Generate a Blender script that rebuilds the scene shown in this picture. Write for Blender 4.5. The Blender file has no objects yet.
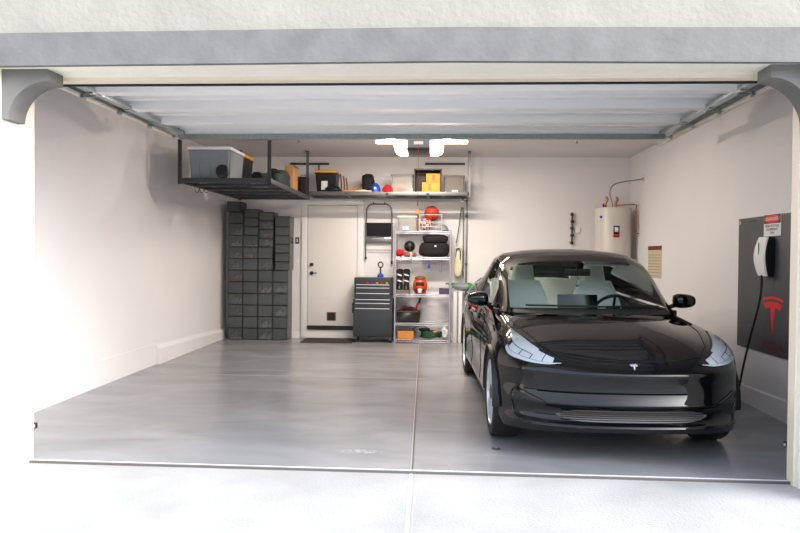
import bpy, bmesh, math, random
from mathutils import Vector, Matrix
from mathutils.bvhtree import BVHTree
random.seed(7)
sc = bpy.context.scene
col = sc.collection
PI = math.pi

# ------------------------------------------------------------------ camera
F, YAW, PITCH, ROLL, D, H = 715.26, 0.0608, -0.0146, -0.0098, 4.5741, 1.3736
CAM = Vector((0, -D, H))
cy_, sy_ = math.cos(YAW), math.sin(YAW)
R0 = Vector((cy_, sy_, 0)); F0 = Vector((-sy_, cy_, 0)); Z0 = Vector((0, 0, 1))
FW = F0 * math.cos(PITCH) + Z0 * math.sin(PITCH)
U0 = Z0 * math.cos(PITCH) - F0 * math.sin(PITCH)
RT = R0 * math.cos(ROLL) - U0 * math.sin(ROLL)
UP = R0 * math.sin(ROLL) + U0 * math.cos(ROLL)

def ray(u, v):
    return FW + RT * ((u - 400) / F) + UP * ((266.5 - v) / F)

def at(u, v, X=None, Y=None, Z=None):
    """world point seen at photo pixel (u, v) on the wall / floor plane given"""
    r = ray(u, v)
    if X is not None: t = (X - CAM.x) / r.x
    elif Y is not None: t = (Y - CAM.y) / r.y
    else: t = (Z - CAM.z) / r.z
    return CAM + r * t

SL = 0.008                       # the slab rises slightly towards the back wall
def FZ(y): return SL * max(y, 0)

cam_d = bpy.data.cameras.new('camera'); cam = bpy.data.objects.new('camera', cam_d); col.objects.link(cam)
m = Matrix(((RT.x, UP.x, -FW.x, CAM.x), (RT.y, UP.y, -FW.y, CAM.y), (RT.z, UP.z, -FW.z, CAM.z), (0, 0, 0, 1)))
cam.matrix_world = m
cam_d.sensor_width = 36; cam_d.lens = F / 800 * 36; cam_d.clip_start = .05; cam_d.clip_end = 200
sc.camera = cam

# ------------------------------------------------------------------ materials
def lin(c):
    return tuple(((x / 12.92) if x <= .04045 else ((x + .055) / 1.055) ** 2.4) for x in c)

def mat(name, rgb, rough=.6, metal=0, spec=.5, noise=0, nscale=20, bump=0, bscale=60, coat=0, emit=0, srgb=True, alpha=1):
    m = bpy.data.materials.new(name); m.use_nodes = True
    nt = m.node_tree; b = nt.nodes['Principled BSDF']
    c = lin(rgb) if srgb else rgb
    b.inputs['Base Color'].default_value = (*c, 1)
    b.inputs['Roughness'].default_value = rough; b.inputs['Metallic'].default_value = metal
    b.inputs['Specular IOR Level'].default_value = spec
    b.inputs['Coat Weight'].default_value = coat; b.inputs['Coat Roughness'].default_value = .03
    if emit:
        b.inputs['Emission Color'].default_value = (*c, 1); b.inputs['Emission Strength'].default_value = emit
    if noise or bump:
        tc = nt.nodes.new('ShaderNodeTexCoord')
    if noise:
        n = nt.nodes.new('ShaderNodeTexNoise'); n.inputs['Scale'].default_value = nscale; n.inputs['Detail'].default_value = 5
        r = nt.nodes.new('ShaderNodeValToRGB')
        r.color_ramp.elements[0].position = .3; r.color_ramp.elements[1].position = .7
        r.color_ramp.elements[0].color = (*[x * (1 - noise) for x in c], 1)
        r.color_ramp.elements[1].color = (*[min(1, x * (1 + noise)) for x in c], 1)
        nt.links.new(tc.outputs['Object'], n.inputs['Vector']); nt.links.new(n.outputs['Fac'], r.inputs['Fac'])
        nt.links.new(r.outputs['Color'], b.inputs['Base Color'])
    if bump:
        n = nt.nodes.new('ShaderNodeTexNoise'); n.inputs['Scale'].default_value = bscale; n.inputs['Detail'].default_value = 4
        bp = nt.nodes.new('ShaderNodeBump'); bp.inputs['Strength'].default_value = bump; bp.inputs['Distance'].default_value = .02
        nt.links.new(tc.outputs['Object'], n.inputs['Vector']); nt.links.new(n.outputs['Fac'], bp.inputs['Height'])
        nt.links.new(bp.outputs['Normal'], b.inputs['Normal'])
    return m

def glassy(name, tint, rough=.02, fres=1.45, opaque=0, body=(0.02, 0.02, 0.02)):
    """thin see-through sheet: tinted transparency, mirror at grazing angles, optional solid share"""
    m = bpy.data.materials.new(name); m.use_nodes = True
    nt = m.node_tree; nt.nodes.remove(nt.nodes['Principled BSDF'])
    out = nt.nodes['Material Output']
    tr = nt.nodes.new('ShaderNodeBsdfTransparent'); tr.inputs['Color'].default_value = (*tint, 1)
    gl = nt.nodes.new('ShaderNodeBsdfGlossy'); gl.inputs['Roughness'].default_value = rough
    df = nt.nodes.new('ShaderNodeBsdfDiffuse'); df.inputs['Color'].default_value = (*body, 1)
    fr = nt.nodes.new('ShaderNodeFresnel'); fr.inputs['IOR'].default_value = fres
    m1 = nt.nodes.new('ShaderNodeMixShader'); m1.inputs[0].default_value = opaque
    m2 = nt.nodes.new('ShaderNodeMixShader')
    nt.links.new(tr.outputs[0], m1.inputs[1]); nt.links.new(df.outputs[0], m1.inputs[2])
    nt.links.new(fr.outputs[0], m2.inputs[0]); nt.links.new(m1.outputs[0], m2.inputs[1]); nt.links.new(gl.outputs[0], m2.inputs[2])
    nt.links.new(m2.outputs[0], out.inputs['Surface'])
    return m

M = {}
M['wall'] = mat('painted_drywall', (.89, .883, .887), .75, noise=.015, nscale=1.5, bump=.10, bscale=45)
M['ceil'] = mat('painted_ceiling', (.86, .845, .84), .85, noise=.02, nscale=2, bump=.1, bscale=45)
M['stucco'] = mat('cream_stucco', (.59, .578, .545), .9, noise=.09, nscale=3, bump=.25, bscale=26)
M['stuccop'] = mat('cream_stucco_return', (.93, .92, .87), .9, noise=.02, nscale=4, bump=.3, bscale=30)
M['beam'] = mat('grey_painted_timber', (.43, .425, .42), .7, noise=.16, nscale=5, bump=.15, bscale=30)
M['jamb'] = mat('cream_jamb', (.92, .87, .79), .6)
M['trim'] = mat('white_trim', (.92, .915, .905), .5, noise=.01, nscale=3)
M['doorw'] = mat('white_door_paint', (.89, .875, .86), .45, noise=.01, nscale=3)
M['gdoor'] = mat('lit_white_door_steel', (.99, .985, .98), .7, spec=.2, noise=.005, nscale=4)  # rails whitened so their faces look brightly lit
M['gskin'] = mat('shaded_white_door_skin', (.72, .74, .75), .8, spec=.15, noise=.01, nscale=4)  # same white door, greyed: shade between the rails put into the colour
M['gsteel'] = mat('galvanised_steel', (.66, .69, .70), .35, .75, noise=.15, nscale=30)
M['darksteel'] = mat('dark_grey_steel', (.25, .26, .28), .5, .3, noise=.1, nscale=20)
M['midsteel'] = mat('grey_steel', (.46, .46, .46), .4, .6)
M['chrome'] = mat('chrome', (.85, .85, .88), .15, 1)
M['chromew'] = mat('chrome_wire', (.78, .78, .84), .3, .6)
M['black'] = mat('black_plastic', (.07, .07, .075), .45)
M['blackm'] = mat('black_fabric', (.055, .055, .06), .85, noise=.3, nscale=40, bump=.3, bscale=60)
M['rubber'] = mat('rubber', (.09, .09, .09), .75, bump=.1, bscale=80)
M['yellow'] = mat('yellow_plastic', (.93, .68, .08), .45)
M['orange'] = mat('orange_card', (.96, .62, .08), .5)
M['red'] = mat('red_plastic', (.80, .10, .10), .5)
M['redf'] = mat('red_fabric', (.72, .06, .10), .85, noise=.2, nscale=30)
M['darkred'] = mat('dark_red_print', (.45, .07, .10), .6)
M['redp'] = mat('red_print', (.86, .08, .10), .5)
M['blue'] = mat('blue_plastic', (.10, .28, .70), .45)
M['navy'] = mat('navy_shell', (.06, .10, .17), .3)
M['white'] = mat('white_plastic', (.92, .92, .92), .4)
M['cream'] = mat('cream_cloth', (.88, .84, .74), .8, noise=.1, nscale=20)
M['tan'] = mat('tan_leather', (.72, .58, .42), .6, noise=.1, nscale=25)
M['card'] = mat('brown_cardboard', (.74, .54, .35), .8, noise=.08, nscale=15)
M['ocard'] = mat('orange_cardboard', (.82, .55, .26), .8, noise=.08, nscale=15)
M['brown'] = mat('brown_leather', (.50, .30, .18), .6, noise=.15, nscale=25)
M['grey'] = mat('grey_plastic', (.50, .52, .54), .5, noise=.04, nscale=12)
M['tote'] = mat('grey_tote', (.50, .525, .56), .5, noise=.03, nscale=12)
M['dgrey'] = mat('dark_grey_plastic', (.30, .31, .32), .5)
M['taupe'] = mat('taupe_plastic', (.45, .42, .39), .6)
M['green'] = mat('green_plastic', (.10, .58, .20), .45)
M['dgreen'] = mat('dark_green_hose', (.07, .32, .20), .5, noise=.2, nscale=20)
M['darkgreen'] = mat('dark_green_fabric', (.10, .17, .17), .7, noise=.2, nscale=20)
M['copper'] = mat('copper', (.66, .42, .33), .35, .7)
M['heater'] = mat('beige_enamel', (.80, .79, .755), .35)
M['purple'] = mat('dark_purple_card', (.28, .25, .36), .6)
M['board'] = mat('charcoal_board', (.27, .28, .305), .55, noise=.04, nscale=8)
M['boxframe'] = mat('shoe_box_frame', (.10, .105, .11), .5)
M['boxshell'] = glassy('shoe_box_shell', (.62, .62, .62), .2, 1.3, .55, (.13, .13, .13))
M['boxfront'] = glassy('smoky_front', (.88, .90, .91), .15, 1.3, .24, (.25, .28, .29))
M['clear'] = glassy('clear_plastic', (.92, .92, .9), .1, 1.4, .35, (.75, .73, .70))
M['screen'] = mat('dark_display', (.05, .05, .06), .1)
M['bulb'] = mat('warm_lens', (1, .92, .80), .5, emit=3.5)
M['tube'] = mat('warm_tube', (1, .90, .78), .5, emit=6)
M['mat'] = mat('door_mat', (.22, .19, .17), .95, noise=.2, nscale=60, bump=.4, bscale=90)
M['paper'] = mat('beige_notice', (.78, .74, .62), .8, noise=.08, nscale=40)
M['toolb'] = mat('charcoal_tool_steel', (.24, .255, .275), .4, .3)
M['concrete'] = mat('driveway_concrete', (.66, .655, .655), .85, noise=.14, nscale=1.6, bump=.2, bscale=60)
M['asphalt'] = mat('asphalt', (.30, .30, .30), .9, noise=.1, nscale=10)
M['crack'] = mat('joint_sealant', (.93, .93, .93), .8)
M['jointd'] = mat('joint_dark', (.36, .34, .33), .8)  # dark tone of the floor joints and cap plug
M['jointl'] = mat('joint_line', (.68, .66, .64), .7)
M['hedge'] = mat('added_hedge_foliage', (.24, .27, .22), .95, noise=.4, nscale=3, bump=.5, bscale=6)
# car
M['paint'] = mat('black_car_paint', (.03, .03, .042), .3, 0, .0, coat=1)
M['paint'].node_tree.nodes['Principled BSDF'].inputs['Coat Roughness'].default_value = .015
M['glass'] = glassy('tinted_windscreen', (.90, 1.0, .98), .0, 1.25)
M['sglass'] = glassy('dark_side_glass', (.82, .88, .86), .0, 1.4)
M['rglass'] = glassy('dark_roof_glass', (.85, .9, .9), .0, 1.5)
M['seat'] = mat('white_car_leather', (.93, .95, .94), .5)
M['cabin'] = mat('dark_cabin', (.10, .10, .11), .7)
M['lens'] = glassy('headlight_lens', (.9, .93, .96), .02, 1.5)
M['reflector'] = mat('headlight_silver', (.97, .97, .97), .4, .15)
M['drawpull'] = mat('bright_drawer_pull', (.86, .86, .87), .35, .3)
M['lampdark'] = mat('headlight_dark', (.16, .17, .18), .25, .4)
M['rim'] = mat('silver_alloy', (.84, .85, .87), .3, .45)
M['intake'] = mat('intake_grille', (.33, .32, .31), .5, .3)
M['gap'] = mat('panel_gap', (.015, .015, .015), .9)
M['matt'] = mat('matt_black_trim', (.045, .045, .05), .55)

# epoxy-sealed slab: mottled grey, satin, faint pale swirl near the door
def floor_mat():
    m = bpy.data.materials.new('sealed_slab'); m.use_nodes = True; nt = m.node_tree; b = nt.nodes['Principled BSDF']
    tc = nt.nodes.new('ShaderNodeTexCoord')
    n1 = nt.nodes.new('ShaderNodeTexNoise'); n1.inputs['Scale'].default_value = 1.1; n1.inputs['Detail'].default_value = 8; n1.inputs['Distortion'].default_value = .6
    mp = nt.nodes.new('ShaderNodeMapping'); mp.inputs['Scale'].default_value = (1, 2.2, 1)
    r = nt.nodes.new('ShaderNodeValToRGB')
    r.color_ramp.elements[0].position = .3; r.color_ramp.elements[1].position = .72
    r.color_ramp.elements[0].color = (*lin((.50, .502, .515)), 1); r.color_ramp.elements[1].color = (*lin((.60, .603, .615)), 1)
    nt.links.new(tc.outputs['Object'], mp.inputs['Vector']); nt.links.new(mp.outputs[0], n1.inputs['Vector'])
    nt.links.new(n1.outputs['Fac'], r.inputs['Fac'])
    # swirl stain
    p = at(360, 452, Z=0)
    vm = nt.nodes.new('ShaderNodeMapping'); vm.vector_type = 'POINT'
    vm.inputs['Location'].default_value = (-p.x / .17, -p.y / .06, 0); vm.inputs['Scale'].default_value = (1 / .17, 1 / .06, 0)
    ln = nt.nodes.new('ShaderNodeVectorMath'); ln.operation = 'LENGTH'
    nt.links.new(tc.outputs['Object'], vm.inputs['Vector']); nt.links.new(vm.outputs[0], ln.inputs[0])
    n2 = nt.nodes.new('ShaderNodeTexNoise'); n2.inputs['Scale'].default_value = 28; n2.inputs['Detail'].default_value = 3
    nt.links.new(tc.outputs['Object'], n2.inputs['Vector'])
    mr = nt.nodes.new('ShaderNodeMapRange'); mr.inputs['From Min'].default_value = 1.1; mr.inputs['From Max'].default_value = .6
    nt.links.new(ln.outputs['Value'], mr.inputs['Value'])
    gt = nt.nodes.new('ShaderNodeMapRange'); gt.inputs['From Min'].default_value = .42; gt.inputs['From Max'].default_value = .6
    nt.links.new(n2.outputs['Fac'], gt.inputs['Value'])
    mu = nt.nodes.new('ShaderNodeMath'); mu.operation = 'MULTIPLY'; nt.links.new(mr.outputs[0], mu.inputs[0]); nt.links.new(gt.outputs[0], mu.inputs[1])
    mx = nt.nodes.new('ShaderNodeMix'); mx.data_type = 'RGBA'
    nt.links.new(mu.outputs[0], mx.inputs[0]); nt.links.new(r.outputs[0], mx.inputs[6]); mx.inputs[7].default_value = (*lin((.66, .67, .69)), 1)
    nt.links.new(mx.outputs[2], b.inputs['Base Color'])
    rr = nt.nodes.new('ShaderNodeMapRange'); rr.inputs['To Min'].default_value = .18; rr.inputs['To Max'].default_value = .30
    nt.links.new(n1.outputs['Fac'], rr.inputs['Value']); nt.links.new(rr.outputs[0], b.inputs['Roughness'])
    b.inputs['Specular IOR Level'].default_value = .5
    return m
M['floor'] = floor_mat()

# ------------------------------------------------------------------ mesh builder
class MB:
    def __init__(s): s.bm = bmesh.new()
    def box(s, c, size, rot=None, bevel=0, seg=2):
        """c = centre, size = full extents"""
        r = bmesh.ops.create_cube(s.bm, size=1)
        vs = r['verts']
        M4 = Matrix.Translation(Vector(c)) @ (rot.to_4x4() if rot else Matrix()) @ Matrix.Diagonal((*size, 1))
        bmesh.ops.transform(s.bm, matrix=M4, verts=vs)
        if bevel:
            es = list({e for v in vs for e in v.link_edges})
            bmesh.ops.bevel(s.bm, geom=es, offset=bevel, segments=seg, affect='EDGES', profile=.6)
        return s
    def bb(s, a, b, bevel=0):
        a, b = Vector(a), Vector(b)
        return s.box((a + b) / 2, [max(abs(x), 1e-4) for x in (b - a)], bevel=bevel)
    def cyl(s, a, b, r, n=20, r2=None, caps=True):
        a, b = Vector(a), Vector(b); d = b - a; L = d.length
        q = d.to_track_quat('Z', 'Y').to_matrix().to_4x4()
        bmesh.ops.create_cone(s.bm, cap_ends=caps, segments=n, radius1=r, radius2=r if r2 is None else r2, depth=L,
                              matrix=Matrix.Translation((a + b) / 2) @ q)
        return s
    def sph(s, c, r, sc_=(1, 1, 1), u=20, v=12, rot=None):
        M4 = Matrix.Translation(Vector(c)) @ (rot.to_4x4() if rot else Matrix()) @ Matrix.Diagonal((*[r * k for k in sc_], 1))
        bmesh.ops.create_uvsphere(s.bm, u_segments=u, v_segments=v, radius=1, matrix=M4)
        return s
    def tube(s, pts, r, n=8, closed=False, smooth=0):
        pts = [Vector(p) for p in pts]
        if smooth: pts = spline(pts, smooth, closed)
        rings = []
        N = len(pts); up = None
        for i, p in enumerate(pts):
            if closed: t = pts[(i + 1) % N] - pts[i - 1]
            else: t = pts[min(i + 1, N - 1)] - pts[max(i - 1, 0)]
            t.normalize()
            if up is None:
                up = Vector((0, 0, 1)) if abs(t.z) < .9 else Vector((1, 0, 0))
            u = (up - t * up.dot(t)).normalized(); up = u; w = t.cross(u)
            rr = r[i] if isinstance(r, (list, tuple)) else r
            rings.append([s.bm.verts.new(p + (u * math.cos(a) + w * math.sin(a)) * rr) for a in [2 * PI * k / n for k in range(n)]])
        s.skin(rings, closed)
        if not closed:
            s.bm.faces.new(rings[0][::-1]); s.bm.faces.new(rings[-1])
        return s
    def skin(s, rings, closed=False):
        N = len(rings); n = len(rings[0])
        for i in range(N if closed else N - 1):
            a, b = rings[i], rings[(i + 1) % N]
            for k in range(n):
                s.bm.faces.new((a[k], a[(k + 1) % n], b[(k + 1) % n], b[k]))
    def loft(s, rings, cap=True):
        rs = [[s.bm.verts.new(Vector(p)) for p in r] for r in rings]
        s.skin(rs)
        if cap: s.bm.faces.new(rs[0][::-1]); s.bm.faces.new(rs[-1])
        return s
    def prism(s, poly, o, ux, uy, ext):
        """polygon (a,b) in plane o+a*ux+b*uy extruded by vector ext"""
        o, ux, uy, ext = Vector(o), Vector(ux), Vector(uy), Vector(ext)
        a = [s.bm.verts.new(o + ux * p[0] + uy * p[1]) for p in poly]
        b = [s.bm.verts.new(o + ux * p[0] + uy * p[1] + ext) for p in poly]
        n = len(poly)
        for k in range(n): s.bm.faces.new((a[k], a[(k + 1) % n], b[(k + 1) % n], b[k]))
        s.bm.faces.new(a[::-1]); s.bm.faces.new(b)
        return s
    def lathe(s, prof, c, n=28, axis='Z', cap=True):
        c = Vector(c); rs = []
        for (r, h) in prof:
            ring = []
            for k in range(n):
                a = 2 * PI * k / n
                if axis == 'Z': p = Vector((r * math.cos(a), r * math.sin(a), h))
                elif axis == 'X': p = Vector((h, r * math.cos(a), r * math.sin(a)))
                else: p = Vector((r * math.cos(a), h, r * math.sin(a)))
                ring.append(s.bm.verts.new(c + p))
            rs.append(ring)
        s.skin(rs)
        if cap: s.bm.faces.new(rs[0][::-1]); s.bm.faces.new(rs[-1])
        return s
    def grid(s, pts):
        """open sheet from rows of points"""
        vs = [[s.bm.verts.new(Vector(p)) for p in r] for r in pts]
        for i in range(len(vs) - 1):
            for j in range(len(vs[0]) - 1):
                s.bm.faces.new((vs[i][j], vs[i][j + 1], vs[i + 1][j + 1], vs[i + 1][j]))
        return s

def spline(pts, sub=6, closed=False):
    out = []; N = len(pts)
    for i in range(N if closed else N - 1):
        p1, p2 = pts[i], pts[(i + 1) % N]
        p0 = pts[i - 1] if (i > 0 or closed) else p1 * 2 - p2
        p3 = pts[(i + 2) % N] if (i + 2 < N or closed) else p2 * 2 - p1
        for k in range(sub):
            t = k / sub
            out.append(.5 * ((2 * p1) + (p2 - p0) * t + (2 * p0 - 5 * p1 + 4 * p2 - p3) * t * t + (3 * p1 - p0 - 3 * p2 + p3) * t ** 3))
    if not closed: out.append(pts[-1].copy())
    return out

def wloc(o):
    v = Vector((0, 0, 0))
    while o: v += o.location; o = o.parent
    return v

def obj(name, mb, m, parent=None, local=False, ang=35, recalc=True):
    """links the built shapes as ONE mesh; world coordinates unless local"""
    bm = mb.bm
    if parent is not None and not local:
        bmesh.ops.translate(bm, vec=-wloc(parent), verts=bm.verts)
    if recalc: bmesh.ops.recalc_face_normals(bm, faces=bm.faces)
    me = bpy.data.meshes.new(name); bm.to_mesh(me); bm.free()
    me.materials.append(M[m] if isinstance(m, str) else m)
    me.shade_smooth(); me.set_sharp_from_angle(angle=math.radians(ang))
    o = bpy.data.objects.new(name, me); col.objects.link(o)
    if parent is not None: o.parent = parent
    return o

def thing(name, label, cat, loc=(0, 0, 0), group=None, rz=0):
    o = bpy.data.objects.new(name, None); col.objects.link(o); o.location = loc; o.rotation_euler = (0, 0, rz)
    o.empty_display_size = .1
    o['label'] = label; o['category'] = cat
    if group: o['group'] = group
    return o

def tag(o, label, cat, group=None, kind=None):
    o['label'] = label; o['category'] = cat
    if group: o['group'] = group
    if kind: o['kind'] = kind
    return o

def struct(name, mb, m, parent=None, **k):
    o = obj(name, mb, m, parent, **k)
    if parent is None: o['kind'] = 'structure'
    return o

def text(name, s, m, parent, loc, size, rot, extrude=.0006, width=None):
    c = bpy.data.curves.new(name, 'FONT'); c.body = s; c.size = size; c.extrude = extrude; c.align_x = 'CENTER'; c.align_y = 'CENTER'
    c.materials.append(M[m])
    o = bpy.data.objects.new(name, c); col.objects.link(o)
    o.parent = parent; o.location = Vector(loc) - wloc(parent); o.rotation_euler = rot
    if width:
        bpy.context.view_layer.update()
        if o.dimensions.x > 0: o.scale.x = width / o.dimensions.x
    bpy.context.view_layer.update()
    me = bpy.data.meshes.new_from_object(o.evaluated_get(bpy.context.evaluated_depsgraph_get())); q = bpy.data.objects.new(name, me)
    me.transform(o.matrix_basis.to_3x3().to_4x4())
    col.objects.link(q); q.parent = parent; q.location = o.location
    bpy.data.objects.remove(o)
    return q

# ------------------------------------------------------------------ the building
XL, XR, YB, HC = -3.474, 2.867, 6.70, 2.932
OL, OR_ = -2.7207, 2.1593
CREAM = 'stuccop'

def slab(x0, x1, y0, y1, th=.15):
    mb = MB()
    mb.loft([[(x0, y0, FZ(y0) - th), (x1, y0, FZ(y0) - th), (x1, y0, FZ(y0)), (x0, y0, FZ(y0))],
             [(x0, y1, FZ(y1) - th), (x1, y1, FZ(y1) - th), (x1, y1, FZ(y1)), (x0, y1, FZ(y1))]])
    return mb
struct('floor', slab(XL - .1, XR + .1, -.02, YB + .1), 'floor')
mb = MB().bb((-9, -11, -.2), (9, -.02, -.018)); struct('driveway', mb, 'concrete')
struct('added_hedge_opposite', MB().bb((-40, -27, -.1), (40, -26.5, 3.6)), 'hedge')  # unseen hedge, added to give the car paint something dark to reflect
mb = MB().bb((-60, -60, -.3), (60, -11, -.06)); struct('street', mb, 'asphalt')
# joints
def strip(name, a, b, w, m, lift=.0012):
    a, b = Vector(a), Vector(b); d = (b - a).normalized(); n = Vector((-d.y, d.x, 0)) * w / 2
    up = Vector((0, 0, lift))
    mb = MB(); mb.loft([[a - n - up, a + n - up, a + n + up, a - n + up], [b - n - up, b + n - up, b + n + up, b - n + up]])
    return struct(name, mb, m)
def onfloor(u, v):
    r = ray(u, v); n = Vector((0, -SL, 1)); t = (0 - CAM.dot(n)) / r.dot(n); return CAM + r * t
pa, pb = onfloor(412.5, 471), onfloor(419.4, 351.4)
dd = (pb - pa) / (pb.y - pa.y)
pa = pa - dd * (pa.y + .02); pb = pa + dd * (YB + .02)
strip('trim_1', pa, pb, .011, 'jointd')
strip('trim_2', pa + Vector((-.011, 0, 0)), pb + Vector((-.011, 0, 0)), .006, 'jointl')
hy = onfloor(300, 376.3).y
strip('trim_3', (XL + .01, hy, FZ(hy)), (XR - .01, hy, FZ(hy)), .012, 'jointl')
q1, q2 = at(410.8, 478, Z=-.018), at(406.6, 533, Z=-.018); dq = (q2 - q1) / (q2.y - q1.y)
qa = q1 - dq * (q1.y + .025); qb = q1 + dq * (-10.9 - q1.y)
strip('trim_4', qa, qb, .018, 'crack'); strip('trim_5', qa + Vector((.024, 0, 0)), qb + Vector((.024, 0, 0)), .006, 'jointl')
strip('trim_6', (OL - .06, -.006, .0), (OR_ + .06, -.006, .0), .010, 'crack', .0015)
struct('trim_7', MB().bb((OL - .06, -.024, -.022), (OR_ + .06, -.0205, -.003)), 'jointd')

T = .16
struct('wall_left', MB().bb((XL - T, -.1, -.2), (XL, YB + T, HC + .02)), 'wall')
struct('wall_right', MB().bb((XR, -.1, -.2), (XR + T, YB + T, HC + .02)), 'wall')
struct('wall_back', MB().bb((XL - T, YB, -.2), (XR + T, YB + T, HC + .02)), 'wall')
struct('ceiling', MB().bb((XL - T, -.1, HC), (XR + T, YB + T, HC + .2)), 'ceil')

# stem-wall curbs along the side walls
def curb(name, x, sgn, y0, y1, p, z0, z1):
    """projects p from the wall at x; sloping top"""
    mb = MB()
    def ring(y, z): return [(x - sgn * .01, y, FZ(y) - .05), (x + sgn * p, y, FZ(y) - .05), (x + sgn * p, y, z - p * .5), (x, y, z + p * .5), (x - sgn * .01, y, z + p * .5)]
    mb.loft([ring(y0, z0), ring(y1, z1)])
    return struct(name, mb, 'wall')
ys = at(157, 366, X=XL + .02).y
curb('baseboard_left', XL, 1, ys, YB, .045, at(157, 347, X=XL + .03).z, at(226, 329, X=XL + .03).z)
curb('baseboard_left_front', XL, 1, .3, ys, .003, at(100, 360, X=XL).z, at(157, 343, X=XL).z)
curb('baseboard_right', XR, -1, .3, YB, .014, at(790, 399.7, X=XR).z, at(741, 381.5, X=XR).z - .10)
struct('baseboard_back', MB().bb((XL, YB - .012, 0), (XR, YB + .01, .10 + FZ(YB)), bevel=.003), 'trim')

# front wall, header beam, returns, corbels
YBF = -.36                                   # front face of the beam
zb0 = at(400, 62.5, Y=YBF).z; zb1 = at(400, 29, Y=YBF).z
ztr = at(400, 76.5, Y=-.02).z                # door-head trim bottom
xrl = OL - .035; xrr = OR_ + .035
struct('wall_front_left', MB().bb((-7, YBF - .02, -.2), (xrl, .0, zb1 + .02)).bb((XL - T, -.1, -.2), (OL - .01, .0, HC + .1)), CREAM)
struct('wall_front_right', MB().bb((xrr, YBF - .02, -.2), (7, 0, zb1 + .02)).bb((OR_ + .01, -.1, -.2), (XR + T, 0, HC + .1)), CREAM)
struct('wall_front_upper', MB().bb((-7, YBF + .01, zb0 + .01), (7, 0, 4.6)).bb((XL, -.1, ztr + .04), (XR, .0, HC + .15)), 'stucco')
struct('soffit', MB().bb((xrl, YBF + .012, zb0 - .0), (xrr, -.04, zb0 + .012)), CREAM)
bt = .0045
beam = obj('header_beam', MB().loft([[(x, YBF - .03, zb0 - bt * max(x, -1.2 - .5 * (x + 1.2))), (x, YBF + .012, zb0 - bt * x), (x, YBF + .012, zb1 - bt * x), (x, YBF - .03, zb1 - bt * x)] if 0 else
    [(x, YBF - .03, zb0 - d_), (x, YBF + .012, zb0 - d_), (x, YBF + .012, zb1 - d_), (x, YBF - .03, zb1 - d_)] for x, d_ in ((-7, .036), (-2.7, .012), (0, .0), (2.2, .022), (7, .07))]), 'beam')
tag(beam, 'long grey painted timber beam across the top of the garage opening', 'beam'); beam['kind'] = 'structure'
ztr -= .027
struct('trim_gap_shade', MB().bb((xrl, .03, ztr - .012), (xrr, .05, ztr + .05)), 'rubber')  # black strip painting in the dark gap between head trim and door
# jambs and head stop
struct('trim_8', MB().bb((OL - .02, -.055, -.02), (OL, .03, ztr + .02)), 'jamb')
struct('trim_9', MB().bb((OR_, -.055, -.02), (OR_ + .02, .03, ztr + .02)), 'jamb')
struct('trim_10', MB().bb((xrl, -.055, ztr), (xrr, .03, ztr + .05)), 'jamb')
def corbel(sgn, label):
    yf, yk = YBF + .09, YBF + .27
    if sgn < 0: o = at(10.5, 72, Y=yf); xi = xrl - .01
    else: o = at(808, 71, Y=yf); xi = xrr + .01
    tip = at(47.6, 72, Y=yf) if sgn < 0 else at(771, 71, Y=yf)
    w = abs(tip.x - xi); zt = zb0 - .0; zbm = at(15, 119, Y=yf).z if sgn < 0 else at(800, 128, Y=yf).z
    h = zt - zbm; e = .075
    poly = [(0, 0), (w, 0), (w, -e)]
    for k in range(1, 15):
        a = PI / 2 * k / 14
        poly.append((w - (w - .055) * math.sin(a), -h + (h - e) * math.cos(a)))
    poly.append((0, -h))
    mb = MB().prism(poly, (xi, yf, zt), (-sgn, 0, 0), (0, 0, 1), (0, yk - yf, 0))
    c = obj('corbel', mb, 'beam')
    tag(c, label, 'bracket', 'corbels under the beam')
corbel(-1, 'grey curved corbel under the beam at the left jamb'); corbel(1, 'grey curved corbel under the beam at the right jamb')

# ------------------------------------------------------------------ overhead door
dz = 2.585
gd = bpy.data.objects.new('door_2', None); col.objects.link(gd); gd.location = (0, 0, dz); gd['kind'] = 'structure'
gd['label'] = 'white sectional garage door, open under the ceiling, inner ribs facing down'; gd['category'] = 'garage door'
xa, xb = OL + .03, OR_ - .02
bounds = [.17, .76, 1.38, 2.0, 2.62]
for i in range(4):
    y0, y1 = bounds[i] + .004, bounds[i + 1] - .004
    mb = MB()
    mb.bb((xa, y0, dz + .004), (xb, y0 + .065, dz + .10), bevel=.002)    # rails
    mb.bb((xa, y1 - .065, dz), (xb, y1, dz + .10), bevel=.002)
    mb.bb((xa, y0 + .19, dz + .045), (xb, y0 + .25, dz + .09), bevel=.003)
    mb.bb((xa, y0 + .36, dz + .045), (xb, y0 + .42, dz + .09), bevel=.003)
    sec = obj('door_section', mb, 'gdoor', gd)
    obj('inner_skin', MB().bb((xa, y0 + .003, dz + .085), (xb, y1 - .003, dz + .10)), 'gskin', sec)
    mb = MB()
    for x in (xa, xb - .06):
        mb.bb((x, y0, dz - .004), (x + .06, y1, dz + .03), bevel=.003)
    obj('end_stile', mb, 'gsteel', gd)
    for sx, x in ((-1, xa), (1, xb)):
        h = MB(); h.bb((x - .05 * (sx > 0), y1 - .09, dz - .012), (x + .05 * (sx < 0), y1 + .03, dz + .0), bevel=.003)
        h.cyl((x - sx * .03, y1, dz - .016), (x + sx * .10, y1, dz - .016), .006)
        h.cyl((x + sx * .06, y1, dz - .016), (x + sx * .085, y1, dz - .016), .024)
        obj('roller_hinge', h, 'gsteel', gd)
mb = MB()      # hat-channel strut at the far edge
mb.bb((xa - .0, 2.535, dz - .05), (xb, 2.545, dz)); mb.bb((xa, 2.595, dz - .05), (xb, 2.605, dz)); mb.bb((xa, 2.54, dz - .05), (xb, 2.60, dz - .044))
obj('strut', mb, 'gsteel', gd)
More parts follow.
